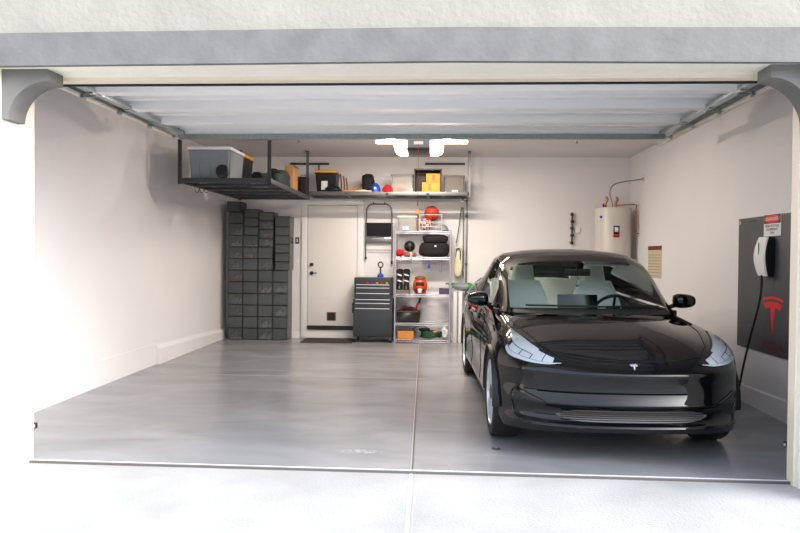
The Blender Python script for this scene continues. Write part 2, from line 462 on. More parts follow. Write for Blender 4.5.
yl = MB().bb((OL - .055, 1.45, dz + .03), (OL - .01, 1.62, dz + .055)); obj('warning_tag', yl, 'yellow', gd)

def track(sgn, label, x, pa_, pb_):
    za = at(*pa_, X=x).z; zb = at(*pb_, X=x).z; y1 = at(*pb_, X=x).y
    t = thing('door_track', label, 'rail', (x, .2, za), 'garage door tracks')
    zz = (za + zb) / 2
    mb = MB()
    n = 14; prof = [(0, 0), (0, .055), (.012, .055), (.012, .05), (.003, .05), (.003, .003), (.028, .003), (.028, 0)]
    for (a, b) in [(.06, y1)]:
        mb.loft([[(x - sgn * p[1] * 0 + sgn * (-p[0]), y, zz + p[1]) for p in prof] for y in (a, b)])
    obj('channel', mb, 'gsteel', t)
    mb = MB().bb((x, .0, zz - .004), (x + sgn * .045, y1 + .04, zz + .004)).bb((x + sgn * .04, .0, zz - .004), (x + sgn * .045, y1 + .04, zz + .06))
    obj('angle', mb, 'jamb', t)  # cream colour stands in for the wall reflected in the galvanised steel
    mb = MB().bb((x + sgn * .005, y1 - .05, zz), (x + sgn * .035, y1 - .045, HC)).bb((x + sgn * .005, y1 - .05, zz), (x + sgn * .01, y1 - .02, HC))
    mb.box((x + sgn * .02, y1 - .03, HC - .006), (.2, .035, .01))
    obj('hanger', mb, 'gsteel', t)
    for yy in (.75, 1.9):
        mb = MB().bb((x + sgn * .04, yy, zz), (x + sgn * .3, yy + .03, zz + .03)); 
track(-1, 'galvanised left track of the overhead door', OL - .075, (110, 107), (177.3, 138.6))
track(1, 'galvanised right track of the overhead door', OR_ + .075, (740, 104), (657, 144))

# ------------------------------------------------------------------ opener and light
YO = at(419, 144, Z=2.62).y if False else 3.05
oc = at(418.5, 144, Y=YO)
t = thing('garage_door_opener', 'grey ceiling-hung door opener with two glowing side lenses', 'opener', (oc.x, YO, oc.z))
w = (430 - 407) / F * (YO + D) / 2; hh = 13 / F * (YO + D) / 2
obj('housing', MB().bb((oc.x - w, YO, oc.z - hh + .03), (oc.x + w, YO + .32, oc.z + hh), bevel=.012), 'grey', t)
obj('base_band', MB().bb((oc.x - w - .002, YO - .002, oc.z - hh), (oc.x + w + .002, YO + .322, oc.z - hh + .035), bevel=.008), 'black', t)
for s in (-1, 1):
    mb = MB(); prof = []
    for k in range(9):
        a = PI / 2 * k / 8
        prof.append((math.cos(a) ** .45 * .14, -math.sin(a) ** .45 * .15))
    rings = []
    for yy in (YO + .03, YO + .29):
        rings.append([(oc.x + s * (w + .002 + .0), yy, oc.z + hh - .005)] + [(oc.x + s * (w + .002 + p[0]), yy, oc.z + hh - .005 + p[1] * (2 * hh + .015) / .15) for p in prof])
    mb.loft(rings)
    obj('light_lens', mb, 'bulb', t)
mb = MB().bb((oc.x - .05, YO - .003, oc.z - .005), (oc.x + .05, YO + .01, oc.z + .03), bevel=.003); obj('control_badge', mb, 'white', t)
mb = MB()
for s in (-1, 1): obj('hanging_strap', MB().bb((oc.x + s * w - .012, YO + .14, oc.z + hh - .01), (oc.x + s * w + .012, YO + .143, HC)).bb((oc.x + s * w - .015, YO + .10, HC - .004), (oc.x + s * w + .015, YO + .18, HC)), 'gsteel', t)
mb = MB().bb((oc.x - .02, .35, 2.70), (oc.x + .02, YO + .05, 2.74)); obj('rail', mb, 'gsteel', t)
mb = MB().cyl((oc.x, YO - .03, oc.z), (oc.x, YO - .03, at(418, 203, Y=YO - .03).z), .0022, 6)
zc = at(418, 203, Y=YO - .03).z
c = obj('release_cord', mb, 'redf', t); obj('cord_handle', MB().cyl((oc.x, YO - .03, zc - .03), (oc.x, YO - .03, zc), .006, 10), 'red', c)

yl_ = at(420, 140, Z=HC - .03).y
a = at(375, 140, Y=yl_); b = at(468.5, 140, Y=yl_)
t = thing('shop_light', 'long glowing strip light on the ceiling behind the door opener', 'ceiling light', ((a.x + b.x) / 2, yl_, HC))
obj('housing', MB().bb((a.x, yl_ - .05, HC - .03), (b.x, yl_ + .05, HC), bevel=.004), 'white', t)
obj('diffuser', MB().bb((a.x + .01, yl_ - .045, HC - .075), (b.x - .01, yl_ + .045, HC - .03), bevel=.012), 'tube', t)

# ceiling sprinkler heads
for (u, v, lb) in ((299, 141, 'small sprinkler head on the ceiling above the left rack'), (577, 142, 'small sprinkler head on the ceiling towards the right wall')):
    p = at(u, v, Z=HC - .02)
    t = thing('sprinkler_head', lb, 'sprinkler', (p.x, p.y, HC), 'ceiling sprinklers')
    obj('escutcheon', MB().cyl((p.x, p.y, HC - .006), (p.x, p.y, HC), .035), 'white', t)
    obj('nozzle', MB().cyl((p.x, p.y, HC - .035), (p.x, p.y, HC - .005), .009).cyl((p.x, p.y, HC - .038), (p.x, p.y, HC - .034), .02), 'midsteel', t)

# ------------------------------------------------------------------ ceiling racks
def rack(name, label, x0, x1, y0, y1, z, m, cross, along, posts, group):
    t = thing(name, label, 'ceiling rack', ((x0 + x1) / 2, (y0 + y1) / 2, z), group)
    b = .055; th = .03
    for (a, c) in (((x0, y0, z), (x1, y0 + th, z + b)), ((x0, y1 - th, z), (x1, y1, z + b)), ((x0, y0, z), (x0 + th, y1, z + b)), ((x1 - th, y0, z), (x1, y1, z + b))):
        obj('side_beam', MB().bb(a, c, bevel=.003), m, t)
    for k in range(cross):
        f = (k + 1) / (cross + 1)
        if along: yy = y0 + (y1 - y0) * f; mb = MB().bb((x0, yy - .04, z + .006), (x1, yy + .04, z + .035), bevel=.003)
        else: xx = x0 + (x1 - x0) * f; mb = MB().bb((xx - .02, y0, z + .006), (xx + .02, y1, z + .035), bevel=.003)
        obj('cross_beam', mb, m, t)
    mb = MB(); zz = z + .042
    n = int((x1 - x0) / .05)
    for k in range(n + 1): xx = x0 + .02 + (x1 - x0 - .04) * k / n; mb.bb((xx - .0025, y0 + .01, zz), (xx + .0025, y1 - .01, zz + .005))
    n = int((y1 - y0) / .1)
    for k in range(n + 1): yy = y0 + .02 + (y1 - y0 - .04) * k / n; mb.bb((x0 + .01, yy - .003, zz - .005), (x1 - .01, yy + .003, zz))
    obj('wire_deck', mb, 'midsteel', t)
    for (px, py) in posts:
        mb = MB().bb((px - .02, py - .002, z - .015), (px + .02, py + .002, HC)).bb((px - .02, py - .02, z - .015), (px - .016, py + .02, HC))
        mb.bb((px - .02, py - .12, HC - .03), (px + .02, py + .12, HC - .024)).bb((px - .02, py - .12, HC - .03), (px - .016, py + .12, HC))
        for k in range(7): mb.cyl((px + .006, py - .004, z + .07 + k * .09), (px + .006, py - .002, z + .07 + k * .09), .006, 8)
        obj('post', mb, m, t)
    return t
RX0, RX1, RY0, RY1, RZ = -3.08, -2.0, 3.55, 6.02, 2.20
r1 = rack('ceiling_rack', 'dark grey ceiling rack on the left, seen from below, carrying the grey tote', RX0, RX1, RY0, RY1, RZ, 'darksteel', 4, True,
     ((RX0 + .02, RY0 + .01), (RX1 - .01, RY0 + .01), (RX0 + .02, RY1 - .01)), 'overhead storage racks')
mb = MB()
for k in range(3): p = at(189 + 5 * k, 188, Y=RY0 + .25 + k * .12); mb.tube([(RX0 + .02 + k * .06, RY0 + .5, RZ), (RX0 + .03 + k * .06, RY0 + .5, RZ - .06), (RX0 + .06 + k * .06, RY0 + .5, RZ - .07), (RX0 + .08 + k * .06, RY0 + .5, RZ - .02)], .004, 6, smooth=4)
obj('hook', mb, 'darksteel', r1)
SX0, SX1, SY0, SY1, SZ = at(306, 190, Y=6.04).x, at(469, 190, Y=6.04).x, 6.04, 6.66, 2.275
r2 = rack('ceiling_rack', 'long grey ceiling rack on the back wall above the white door', SX0, SX1, SY0, SY1, SZ, 'midsteel', 3, False,
     ((SX0 + .02, SY0 + .01), (SX1 - .0, SY0 + .01)), 'overhead storage racks')
for (u0, u1) in ((290, 329), (425, 465)):
    a = at(u0, 163, Y=YB - .01); b = at(u1, 165, Y=YB - .01)
    mb = MB().bb((a.x, YB - .03, b.z), (b.x, YB, b.z + .012)).bb((a.x, YB - .008, b.z), (b.x, YB, b.z + .035))
    n = 10
    for k in range(n): x = a.x + (b.x - a.x) * (k + .5) / n; mb.bb((x - .012, YB - .034, b.z + .002), (x + .012, YB - .028, b.z + .02))
    obj('wall_rail', mb, 'darksteel', r2)
for (u, v0, v1, sx) in ((319, 165, 190, 0), (463, 190, 200, 1)):
    a = at(u, v0, Y=YB - .03); b = at(u, v1, Y=YB - .03)
    obj('strap', MB().bb((a.x - .01, YB - .035, b.z), (a.x + .01, YB - .03, a.z)), 'darksteel', r2)
h = at(462, 198, Y=SY0 + .05)
obj('hook', MB().tube([(h.x - .03, h.y, SZ), (h.x - .03, h.y, SZ - .06), (h.x, h.y, SZ - .10), (h.x + .04, h.y, SZ - .08), (h.x + .045, h.y, SZ - .03)], .005, 6, smooth=4), 'midsteel', r2)

# generic box-like containers -------------------------------------------------
def bin_(name, label, cat, x0, x1, y0, y1, z0, z1, body, lid, lidh=.03, taper=.04, group=None, handles=True, rim=True):
    t = thing(name, label, cat, ((x0 + x1) / 2, (y0 + y1) / 2, z0), group)
    zt = z1 - (lidh if lid else 0)
    tx, ty = (x1 - x0) * taper, (y1 - y0) * taper
    mb = MB().loft([[(x0 + tx, y0 + ty, z0), (x1 - tx, y0 + ty, z0), (x1 - tx, y1 - ty, z0), (x0 + tx, y1 - ty, z0)],
                    [(x0 + .006, y0 + .006, zt), (x1 - .006, y0 + .006, zt), (x1 - .006, y1 - .006, zt), (x0 + .006, y1 - .006, zt)]])
    es = [e for e in mb.bm.edges if abs((e.verts[0].co - e.verts[1].co).normalized().z) > .7]
    bmesh.ops.bevel(mb.bm, geom=es, offset=.02, segments=3, affect='EDGES')
    n = 3
    for k in range(n):
        x = x0 + (x1 - x0) * (k + 1) / (n + 1); mb.box((x, y0 + ty * .6, (z0 + zt) / 2), (.012, .012, (zt - z0) * .8))
    if rim: mb.bb((x0, y0, zt - .015), (x1, y1, zt), bevel=.004)
    obj('body', mb, body, t)
    if lid:
        obj('lid', MB().bb((x0 - .005, y0 - .005, zt), (x1 + .005, y1 + .005, z1), bevel=min(.012, lidh * .4)).bb((x0 + .03, y0 + .03, z1 - .005), (x1 - .03, y1 - .03, z1 + .006), bevel=.003), lid, t)
    return t

# things on the left rack
zk = RZ + .05
p0 = at(188, 176, Y=RY0 + .05); p1 = at(231, 149, Y=RY0 + .05)
tt = bin_('storage_tote', 'large grey tote with a white lid at the front of the left rack', 'storage bin', p0.x, p1.x, RY0 + .04, RY0 + .62, zk, at(200, 146.5, Y=RY0 + .04).z, 'tote', 'white', .035, .05)
pc = at(222, 168.5, Y=RY0 + .0)
t = thing('speaker_cone', 'round black disc leaning on the front of the grey tote', 'disc', (pc.x, RY0 + .02, zk))
obj('disc', MB().lathe([(.0, -.028), (.04, -.03), (.07, -.02), (.078, -.005), (.078, .02), (.0, .022)], (pc.x, RY0 + .012, zk + .081), 28, 'Y'), 'black', t)
t.name = 'round_black_disc'
a = at(234, 152, Y=RY0 + .72); 
bin_('storage_tote', 'black tote with a yellow lid behind the grey tote on the left rack', 'storage bin', a.x - .35, at(237, 160, Y=RY0 + .72).x + .03, RY0 + .70, RY0 + 1.4, zk, a.z + .01, 'black', 'yellow', .04, .04)
# dark bags
def bag(name, label, cat, c, sz, m, strap=None, group=None, lump=.06, seed=1, rz=0):
    rnd = random.Random(seed)
    t = thing(name, label, cat, (c[0], c[1], c[2]), group)
    mb = MB(); bmesh.ops.create_uvsphere(mb.bm, u_segments=28, v_segments=18, radius=1)
    ph = [rnd.uniform(0, 6) for _ in range(6)]
    R = Matrix.Rotation(rz, 3, 'Z')
    for v in mb.bm.verts:
        p = v.co
        q = Vector([math.copysign(abs(x) ** .62, x) for x in p])
        k = 1 + lump * (math.sin(5 * p.x + ph[0]) * math.sin(4 * p.z + ph[1]) + .6 * math.sin(9 * p.x + ph[2]) * math.sin(8 * p.y + ph[3]) + .4 * math.sin(13 * p.z + ph[4]))
        k = k if p.z > -.6 else 1
        q = Vector((q.x * sz[0] / 2 * k, q.y * sz[1] / 2 * k, (q.z * k + 1) * sz[2] / 2))
        if q.z < 0: q.z = 0
        v.co = R @ q + Vector(c)
    obj('body', mb, m, t, ang=180)
    if strap:
        a = sz[0] * .25
        pts = [R @ Vector(q) + Vector(c) for q in ((-a, -sz[1] / 2 * .8, sz[2] * .55), (-a * .8, -sz[1] / 2 * 1.04, sz[2] * .88), (a * .8, -sz[1] / 2 * 1.04, sz[2] * .88), (a, -sz[1] / 2 * .8, sz[2] * .55))]
        obj('strap', MB().tube(pts, .009, 6, smooth=5), strap, t)
    return t
ca = at(262, 176, Y=RY0 + 1.0)
bag('duffel_bag', 'low black duffel bag on the left rack beside the yellow-lidded tote', 'bag', (at(262, 176, Y=RY0 + .85).x, RY0 + .86, zk), (.2, .5, .15), 'blackm', 'black', seed=3)
bag('duffel_bag', 'dark green rounded bag on the left rack beside the cardboard box', 'bag', (at(277.5, 176, Y=RY0 + 1.42).x, RY0 + 1.47, zk), (.27, .62, .27), 'darkgreen', 'black', seed=5)
a = at(287, 176, Y=5.55); b = at(295.5, 176, Y=5.55)
t = thing('cardboard_box', 'brown cardboard box at the right end of the left rack', 'box', ((a.x + b.x) / 2, 5.6, zk))
b.x = min(b.x, RX1 - .015)
zt = at(290, 167, Y=5.55).z
obj('carton', MB().bb((a.x, 5.4, zk), (b.x, 5.72, zt), bevel=.003), 'card', t)
obj('tape', MB().bb(((a.x + b.x) / 2 - .02, 5.398, zt - .08), ((a.x + b.x) / 2 + .02, 5.722, zt + .001)), 'tan', t)
obj('flap', MB().box((b.x + .0, 5.56, zt + .002), (.07, .30, .004), Matrix.Rotation(.35, 3, 'Y')), 'card', t)
t = thing('storage_case', 'narrow black case standing right of the cardboard box on the left rack', 'case', (RX1 - .08, 5.88, zk))
obj('body', MB().bb((RX1 - .14, 5.78, zk), (RX1 - .01, 5.99, zk + .27), bevel=.01), 'black', t)
obj('handle', MB().tube([(RX1 - .11, 5.86, zk + .27), (RX1 - .11, 5.86, zk + .30), (RX1 - .04, 5.86, zk + .30), (RX1 - .04, 5.86, zk + .27)], .006, 6), 'dgrey', t)

# things on the back rack -----------------------------------------------------
zs = SZ + .05
yf = 6.12
def X(u, v=185, y=yf): return at(u, v, Y=y).x
def Zp(u, v, y=yf): return at(u, v, Y=y).z
t = bin_('storage_tote', 'black tote with a yellow lid at the left end of the back rack', 'storage bin', X(314), X(336), 6.16, 6.55, zs, Zp(325, 170), 'black', 'yellow', .035, .09)
obj('label_sheet', MB().bb((X(321), 6.14, zs + .04), (X(327), 6.165, zs + .17)), 'white', t)
def ball(name, label, cat, u, v, y, rpx, m, seam=None, z0=None, group=None, squash=1):
    p = at(u, v, Y=y); r = rpx / F * (y + D)
    if z0 is not None: p.z = z0 + r * squash
    t = thing(name, label, cat, (p.x, y, p.z - r * squash), group)
    obj('shell', MB().sph(p, r, (1, 1, squash), 28, 18), m, t)
    if seam:
        mb = MB(); q = r * 1.003
        for rot in (Matrix.Rotation(.2, 3, 'Z'), Matrix.Rotation(PI / 2 + .2, 3, 'Z'), Matrix.Rotation(PI / 2, 3, 'X')):
            mb.tube([p + rot @ Vector((math.cos(a) * q, 0, math.sin(a) * q * 1)) for a in [2 * PI * k / 32 for k in range(32)]], r * .03, 5, closed=True)
        obj('seam', mb, seam, t)
    return t
t = thing('helmet', 'dark blue helmet lying in front of the yellow-lidded tote', 'helmet', (X(333), yf, zs))
c = Vector((X(333), 6.12, zs + .0)); mb = MB().sph((c.x, c.y, c.z + .02), .125, (1, .75, .72), 24, 14)
bmesh.ops.bisect_plane(mb.bm, geom=mb.bm.verts[:] + mb.bm.edges[:] + mb.bm.faces[:], plane_co=(0, 0, zs + .001), plane_no=(0, 0, -1), clear_outer=True)
obj('shell', mb, 'navy', t)
obj('brim', MB().tube([(c.x - .15, c.y - .02, zs + .018), (c.x - .05, c.y - .085, zs + .022), (c.x + .08, c.y - .085, zs + .022), (c.x + .13, c.y, zs + .02)], .012, 8, smooth=5), 'black', t)
t = thing('garden_tool', 'dark brown upright handled tool beside the dark blue helmet', 'tool', (X(344), 6.3, zs))
mb = MB()
for k, u in enumerate((341, 344, 346.5)): mb.tube([(X(u, y=6.3), 6.3, zs + .02), (X(u + .5, y=6.3), 6.31, zs + .11), (X(u - .6, y=6.3), 6.3, Zp(u, 174 + 2 * k, 6.3))], .012, 7, smooth=3)
obj('tine', mb, 'brown', t); obj('socket', MB().bb((X(340.5, y=6.3), 6.27, zs), (X(348, y=6.3), 6.33, zs + .035), bevel=.008), 'brown', t)
def sandalish(u, y, m, label, rz, tilt=0, L=.2):
    t = thing('wooden_offcut', label, 'wood', (X(u, y=y), y, zs))
    R = Matrix.Rotation(rz, 3, 'Z') @ Matrix.Rotation(tilt, 3, 'Y')
    o = obj('plank', MB().box((X(u, y=y), y, zs + .025 + abs(math.sin(tilt)) * L / 2), (L, .07, .03), R, .008), m, t); return t
sandalish(349, 6.2, 'tan', 'pale wooden offcut lying flat beside the upright brown tool', .1, 0)
sandalish(355, 6.34, 'card', 'brown wooden offcut propped up behind the pale offcut', .5, -.45, .26)
sandalish(360.5, 6.16, 'cream', 'cream offcut lying flat left of the black bag on the back rack', -.3, 0, .17)
bag('bag', 'small black bag left of the blue cap on the back rack', 'bag', (X(367), 6.28, zs), (.19, .22, Zp(367, 174, 6.28) - zs), 'blackm', None, seed=9)
# cap-like dome
def cap(label, u, y, w, h, m, m2, name='cap'):
    t = thing(name, label, 'cap', (X(u, y=y), y, zs))
    mb = MB().sph((X(u, y=y), y, zs), 1, (w / 2, w / 2, h), 24, 14)
    bmesh.ops.bisect_plane(mb.bm, geom=mb.bm.verts[:] + mb.bm.edges[:] + mb.bm.faces[:], plane_co=(0, 0, zs), plane_no=(0, 0, -1), clear_outer=True)
    obj('crown', mb, m, t)
    mb = MB(); x = X(u, y=y)
    mb.prism([(w * .42 * math.cos(a), w * .42 * math.sin(a)) for a in [PI + PI * k / 12 for k in range(13)]], (x, y - w * .32, zs + .006), (1, 0, 0), (0, 1, 0), (0, 0, .006))
    obj('brim', mb, m, t)
    obj('emblem', MB().sph((x, y - w * .46, zs + h * .42), .02, (1, .3, 1), 10, 8), m2, t)
cap('blue cap with a white emblem between the black bag and the red cap', 375.5, 6.2, .165, .15, 'blue', 'white')
cap('bright red cap right of the blue cap on the back rack', 387.5, 6.14, .17, .115, 'redf', 'redf')
t = thing('folded_cloth', 'folded striped cloth under the blue cap edge on the back rack', 'cloth', (X(369), 6.1, zs))
obj('layer', MB().bb((X(366, y=6.1), 6.06, zs), (X(371.5, y=6.1), 6.12, zs + .012), bevel=.004), 'orange', t)
obj('layer', MB().bb((X(366, y=6.1), 6.06, zs + .012), (X(371.5, y=6.1), 6.12, zs + .024), bevel=.004), 'cream', t)
# clear container with red contents
t = bin_('clear_container', 'clear container of orange and red goods on the back rack', 'storage bin', X(390.5), X(413), 6.14, 6.5, zs, Zp(400, 174), 'clear', 'grey', .012, .03, rim=False)
rr = random.Random(3)
for k in range(7):
    u = 395 + k * 2.3
    o = obj('packet', MB().box((X(u, y=6.25), 6.22 + (k % 3) * .07, zs + .05 + (k % 2) * .045), (.09, .05, .06), Matrix.Rotation(rr.uniform(-.6, .6), 3, 'Y'), .012), ['red', 'orange', 'redf', 'card'][k % 4])
    tag(o, 'red or orange packet inside the clear container on the back rack', 'packet', 'packets in the clear container')
x0, x1 = X(413.8), X(441.8); zt = Zp(428, 168.5)
t = thing('open_crate', 'open black crate on the back rack holding two orange boxes', 'crate', ((x0 + x1) / 2, 6.3, zs))
mb = MB().bb((x0, 6.14, zs), (x1, 6.52, zs + .012)).bb((x0, 6.14, zt - .02), (x1, 6.52, zt)).bb((x0, 6.14, zs), (x0 + .018, 6.52, zt)).bb((x1 - .018, 6.14, zs), (x1, 6.52, zt)).bb((x0, 6.50, zs), (x1, 6.52, zt))
obj('shell', mb, 'black', t)
for (a, b, v0, v1, lb) in ((422, 440, 188, 179, 'lower orange box inside the open black crate'), (426, 440, 179, 169.8, 'upper orange box stacked inside the open black crate')):
    z0 = zs + .013 if v0 == 188 else zs + .013 + .145
    z1 = z0 + .144 if v0 == 188 else min(z0 + .13, zt - .022)
    t = thing('orange_box', lb, 'box', (X((a + b) / 2), 6.2, z0), 'orange boxes in the crate')
    obj('carton', MB().bb((X(a), 6.13 + .02, z0), (X(b), 6.36, z1), bevel=.006), 'orange', t)
    obj('side_label', MB().bb((X(a + 6), 6.147, z0 + .02), (X(a + 9), 6.151, z1 - .02)), 'card', t)
t = bin_('storage_bin', 'taupe lidded bin with a white tag at the right end of the back rack', 'storage bin', X(444.5), X(465), 6.14, 6.5, zs, Zp(455, 175), 'taupe', 'taupe', .02, .02)
obj('paper_tag', MB().bb((X(452), 6.13, zs + .005), (X(458), 6.142, zs + .04)), 'white', t)

# ------------------------------------------------------------------ back door, switch, mat
yd = YB - .004
def BX(u, v=260, y=None): return at(u, v, Y=YB if y is None else y).x
def BZ(u, v, y=None): return at(u, v, Y=YB if y is None else y).z
dx0, dx1 = BX(308), BX(357); dz0, dz1 = BZ(330, 325.5), BZ(330, 205.5)
d1 = bpy.data.objects.new('door_1', None); col.objects.link(d1); d1.location = ((dx0 + dx1) / 2, YB, dz0); d1['kind'] = 'structure'
d1['label'] = 'white house door in the back wall with a dark pet flap'; d1['category'] = 'door'
obj('door_leaf', MB().bb((dx0, YB - .02, dz0), (dx1, YB + .01, dz1), bevel=.002), 'doorw', d1)
cw = .10
mb = MB().bb((dx0 - cw, YB - .032, .02 + FZ(YB)), (dx0 - .008, YB, dz1 + .0075), bevel=.003).bb((dx1 + .008, YB - .032, .02 + FZ(YB)), (dx1 + cw, YB, dz1 + .0075), bevel=.003).bb((dx0 - cw, YB - .032, dz1 + .008), (dx1 + cw, YB, dz1 + cw), bevel=.004)
obj('casing', mb, 'trim', d1)
obj('reveal', MB().bb((dx0 - .008, YB - .004, dz0), (dx0, YB + .01, dz1 + .008)).bb((dx0, YB - .004, dz1), (dx1, YB + .01, dz1 + .008)), 'grey', d1)
obj('threshold', MB().bb((dx0, YB - .05, BZ(330, 329.5)), (dx1, YB + .01, dz0)), 'black', d1)
obj('riser', MB().bb((dx0 - .01, YB - .03, FZ(YB)), (dx1 + .01, YB, BZ(330, 329.5))), 'trim', d1)
for v in (264.5, 273):
    p = at(311.7, v, Y=YB - .02); kb = MB().lathe([(.0, -.05), (.02, -.05), (.027, -.04), (.025, -.015), (.03, 0)], (p.x, YB - .02, p.z), 20, 'Y')
    o = obj('door_knob' if v > 270 else 'deadbolt', kb, 'black', d1)
    if v > 270: obj('lever', MB().tube([(p.x, YB - .06, p.z), (p.x + .09, YB - .062, p.z)], .008, 8), 'black', o)
x0, x1, z0, z1 = BX(327.5), BX(336.5), BZ(332, 320.5), BZ(332, 312)
pf = obj('pet_flap', MB().bb((x0, YB - .03, z0), (x1, YB - .018, z1), bevel=.004), 'brown', d1)
obj('flap_panel', MB().bb((x0 + .015, YB - .034, z0 + .012), (x1 - .015, YB - .029, z1 - .015)), 'black', pf)
# mat
a, b, = onfloor(300, 339.6), onfloor(349, 343.2)
y0m, y1m = onfloor(325, 343).y, YB - .06
t = thing('door_mat', 'dark doormat on the floor in front of the white door', 'mat', ((a.x + b.x) / 2, (y0m + y1m) / 2, FZ(6.4)))
x0, x1 = onfloor(300, 343).x, onfloor(351, 343).x
mb = MB(); mb.loft([[(x0, y0m, FZ(y0m) + .001), (x1, y0m, FZ(y0m) + .001), (x1, y0m, FZ(y0m) + .014), (x0, y0m, FZ(y0m) + .014)], [(x0, y1m, FZ(y1m) + .001), (x1, y1m, FZ(y1m) + .001), (x1, y1m, FZ(y1m) + .014), (x0, y1m, FZ(y1m) + .014)]])
obj('pile', mb, 'mat', t)
mb = MB()
for xx in (x0 - .012, x1): mb.loft([[(xx, y0m, FZ(y0m) + .001), (xx + .012, y0m, FZ(y0m) + .001), (xx + .012, y0m, FZ(y0m) + .01), (xx, y0m, FZ(y0m) + .01)], [(xx, y1m, FZ(y1m) + .001), (xx + .012, y1m, FZ(y1m) + .001), (xx + .012, y1m, FZ(y1m) + .01), (xx, y1m, FZ(y1m) + .01)]])
obj('binding', mb, 'rubber', t)
# switch and faint plate
p = at(297.3, 240.5, Y=YB)
t = thing('light_switch', 'dark switch plate on the back wall left of the door', 'switch', (p.x, YB, p.z))
obj('plate', MB().box((p.x, YB - .004, p.z), (.062, .008, .105), bevel=.003), 'dgrey', t)
obj('toggle', MB().box((p.x, YB - .010, p.z), (.022, .010, .05), bevel=.002), 'heater', t)
p = at(297, 262, Y=YB)
t = thing('wall_plate', 'small white blank plate below the dark switch', 'wall plate', (p.x, YB, p.z))
obj('plate', MB().box((p.x, YB - .003, p.z), (.06, .006, .09), bevel=.002), 'trim', t)
obj('screw', MB().cyl((p.x, YB - .007, p.z + .03), (p.x, YB - .005, p.z + .03), .004, 8).cyl((p.x, YB - .007, p.z - .03), (p.x, YB - .005, p.z - .03), .004, 8), 'midsteel', t)

# ------------------------------------------------------------------ shoe boxes
YS = 6.35
def shoe_pair(cx, y0, z, w, h, m_up, m_sole, lab, grp):
    for s, side in ((-1, 'left'), (1, 'right')):
        L = .24; sw = min(.085, w * .38); x = cx + s * w * .22
        t = thing('shoe', f'{side} {lab}', 'shoe', (x, y0 + .14, z), grp)
        def ring(y, hw, hh, zo):
            pts = []
            for k in range(12):
                a = 2 * PI * k / 12; pts.append((x + hw * math.cos(a), y, zo + max(0, .5 + .5 * math.sin(a)) * hh))
            return pts
        hs = min(h * .62, .085)
        st = [(0, .25, .3), (.02, .7, .45), (.06, .98, .5), (.11, .85, .65), (.16, .8, .95), (.21, .82, 1.), (.235, .6, .95), (.245, .3, .7)]
        obj('upper', MB().loft([ring(y0 + .02 + a, sw / 2 * b, hs * c, z + .014) for a, b, c in st]), m_up, t)
        st2 = [(0, .3), (.02, .75), (.06, 1.03), (.13, .85), (.2, .9), (.235, .7), (.247, .3)]
        mb = MB(); mb.loft([[(x - sw / 2 * b, y0 + .018 + a, z), (x + sw / 2 * b, y0 + .018 + a, z), (x + sw / 2 * b, y0 + .018 + a, z + .02), (x - sw / 2 * b, y0 + .018 + a, z + .02)] for a, b in st2])
        obj('sole', mb, m_sole, t)
ordn = ['bottom', 'second from the bottom', 'third from the bottom', 'fourth from the bottom', 'fifth from the bottom', 'sixth from the bottom', 'seventh from the bottom', 'eighth from the bottom', 'fourth from the top', 'third from the top', 'second from the top', 'topmost']
ordu = ['bottom', 'second', 'third', 'fourth', 'fifth', 'sixth', 'seventh', 'eighth', 'ninth', 'tenth', 'eleventh', 'twelfth']
cname = ['leftmost column', 'second column from the left', 'third column from the left', 'rightmost column']
sp = (65.3)
def ppm(px): return px / sp
cx_edges = [at(u, 305, Y=YS).x for u in (227.4, 242.7, 257.7, 272.6, 287.6)]
hi = .1800; lo = .1350
cols = [[hi] * 11 + [.162], [hi] * 9 + [lo] * 3, [hi] * 8 + [lo] * 4, [hi] * 6 + [lo] * 5 + [.166]]
pink = mat('pink_canvas', (.66, .34, .38), .7); rdb = mat('red_gloss', (.92, .16, .18), .4)
shoes = {(0, 0): ('grey', 'white', 'grey pair'), (0, 2): ('tan', 'brown', 'dull tan pair'), (0, 3): ('tan', 'tan', 'olive tan pair'), (0, 5): (rdb, rdb, 'bright red pair'),
         (0, 6): ('tan', 'cream', 'tan pair'), (0, 7): ('dgrey', 'white', 'dark pair with pale soles'), (0, 8): ('cream', 'white', 'cream pair'), (0, 9): (pink, 'white', 'pink pair with white soles'),
         (1, 7): ('tan', 'card', 'sandy tan pair'), (1, 8): ('black', 'white', 'black pair with white marks'),
         (2, 0): ('white', 'white', 'white pair'), (2, 1): ('white', 'cream', 'sparkly white pair'), (2, 4): ('cream', 'orange', 'cream and orange pair'), (2, 6): ('brown', 'dgrey', 'dark brown pair'),
         (2, 8): ('cream', 'card', 'beige pair'), (2, 9): ('brown', 'ocard', 'orange brown pair'), (2, 10): ('brown', 'redf', 'reddish brown pair'),
         (3, 2): ('white', 'cream', 'cream white pair'), (3, 4): ('white', 'grey', 'white and grey pair')}
cover = {}
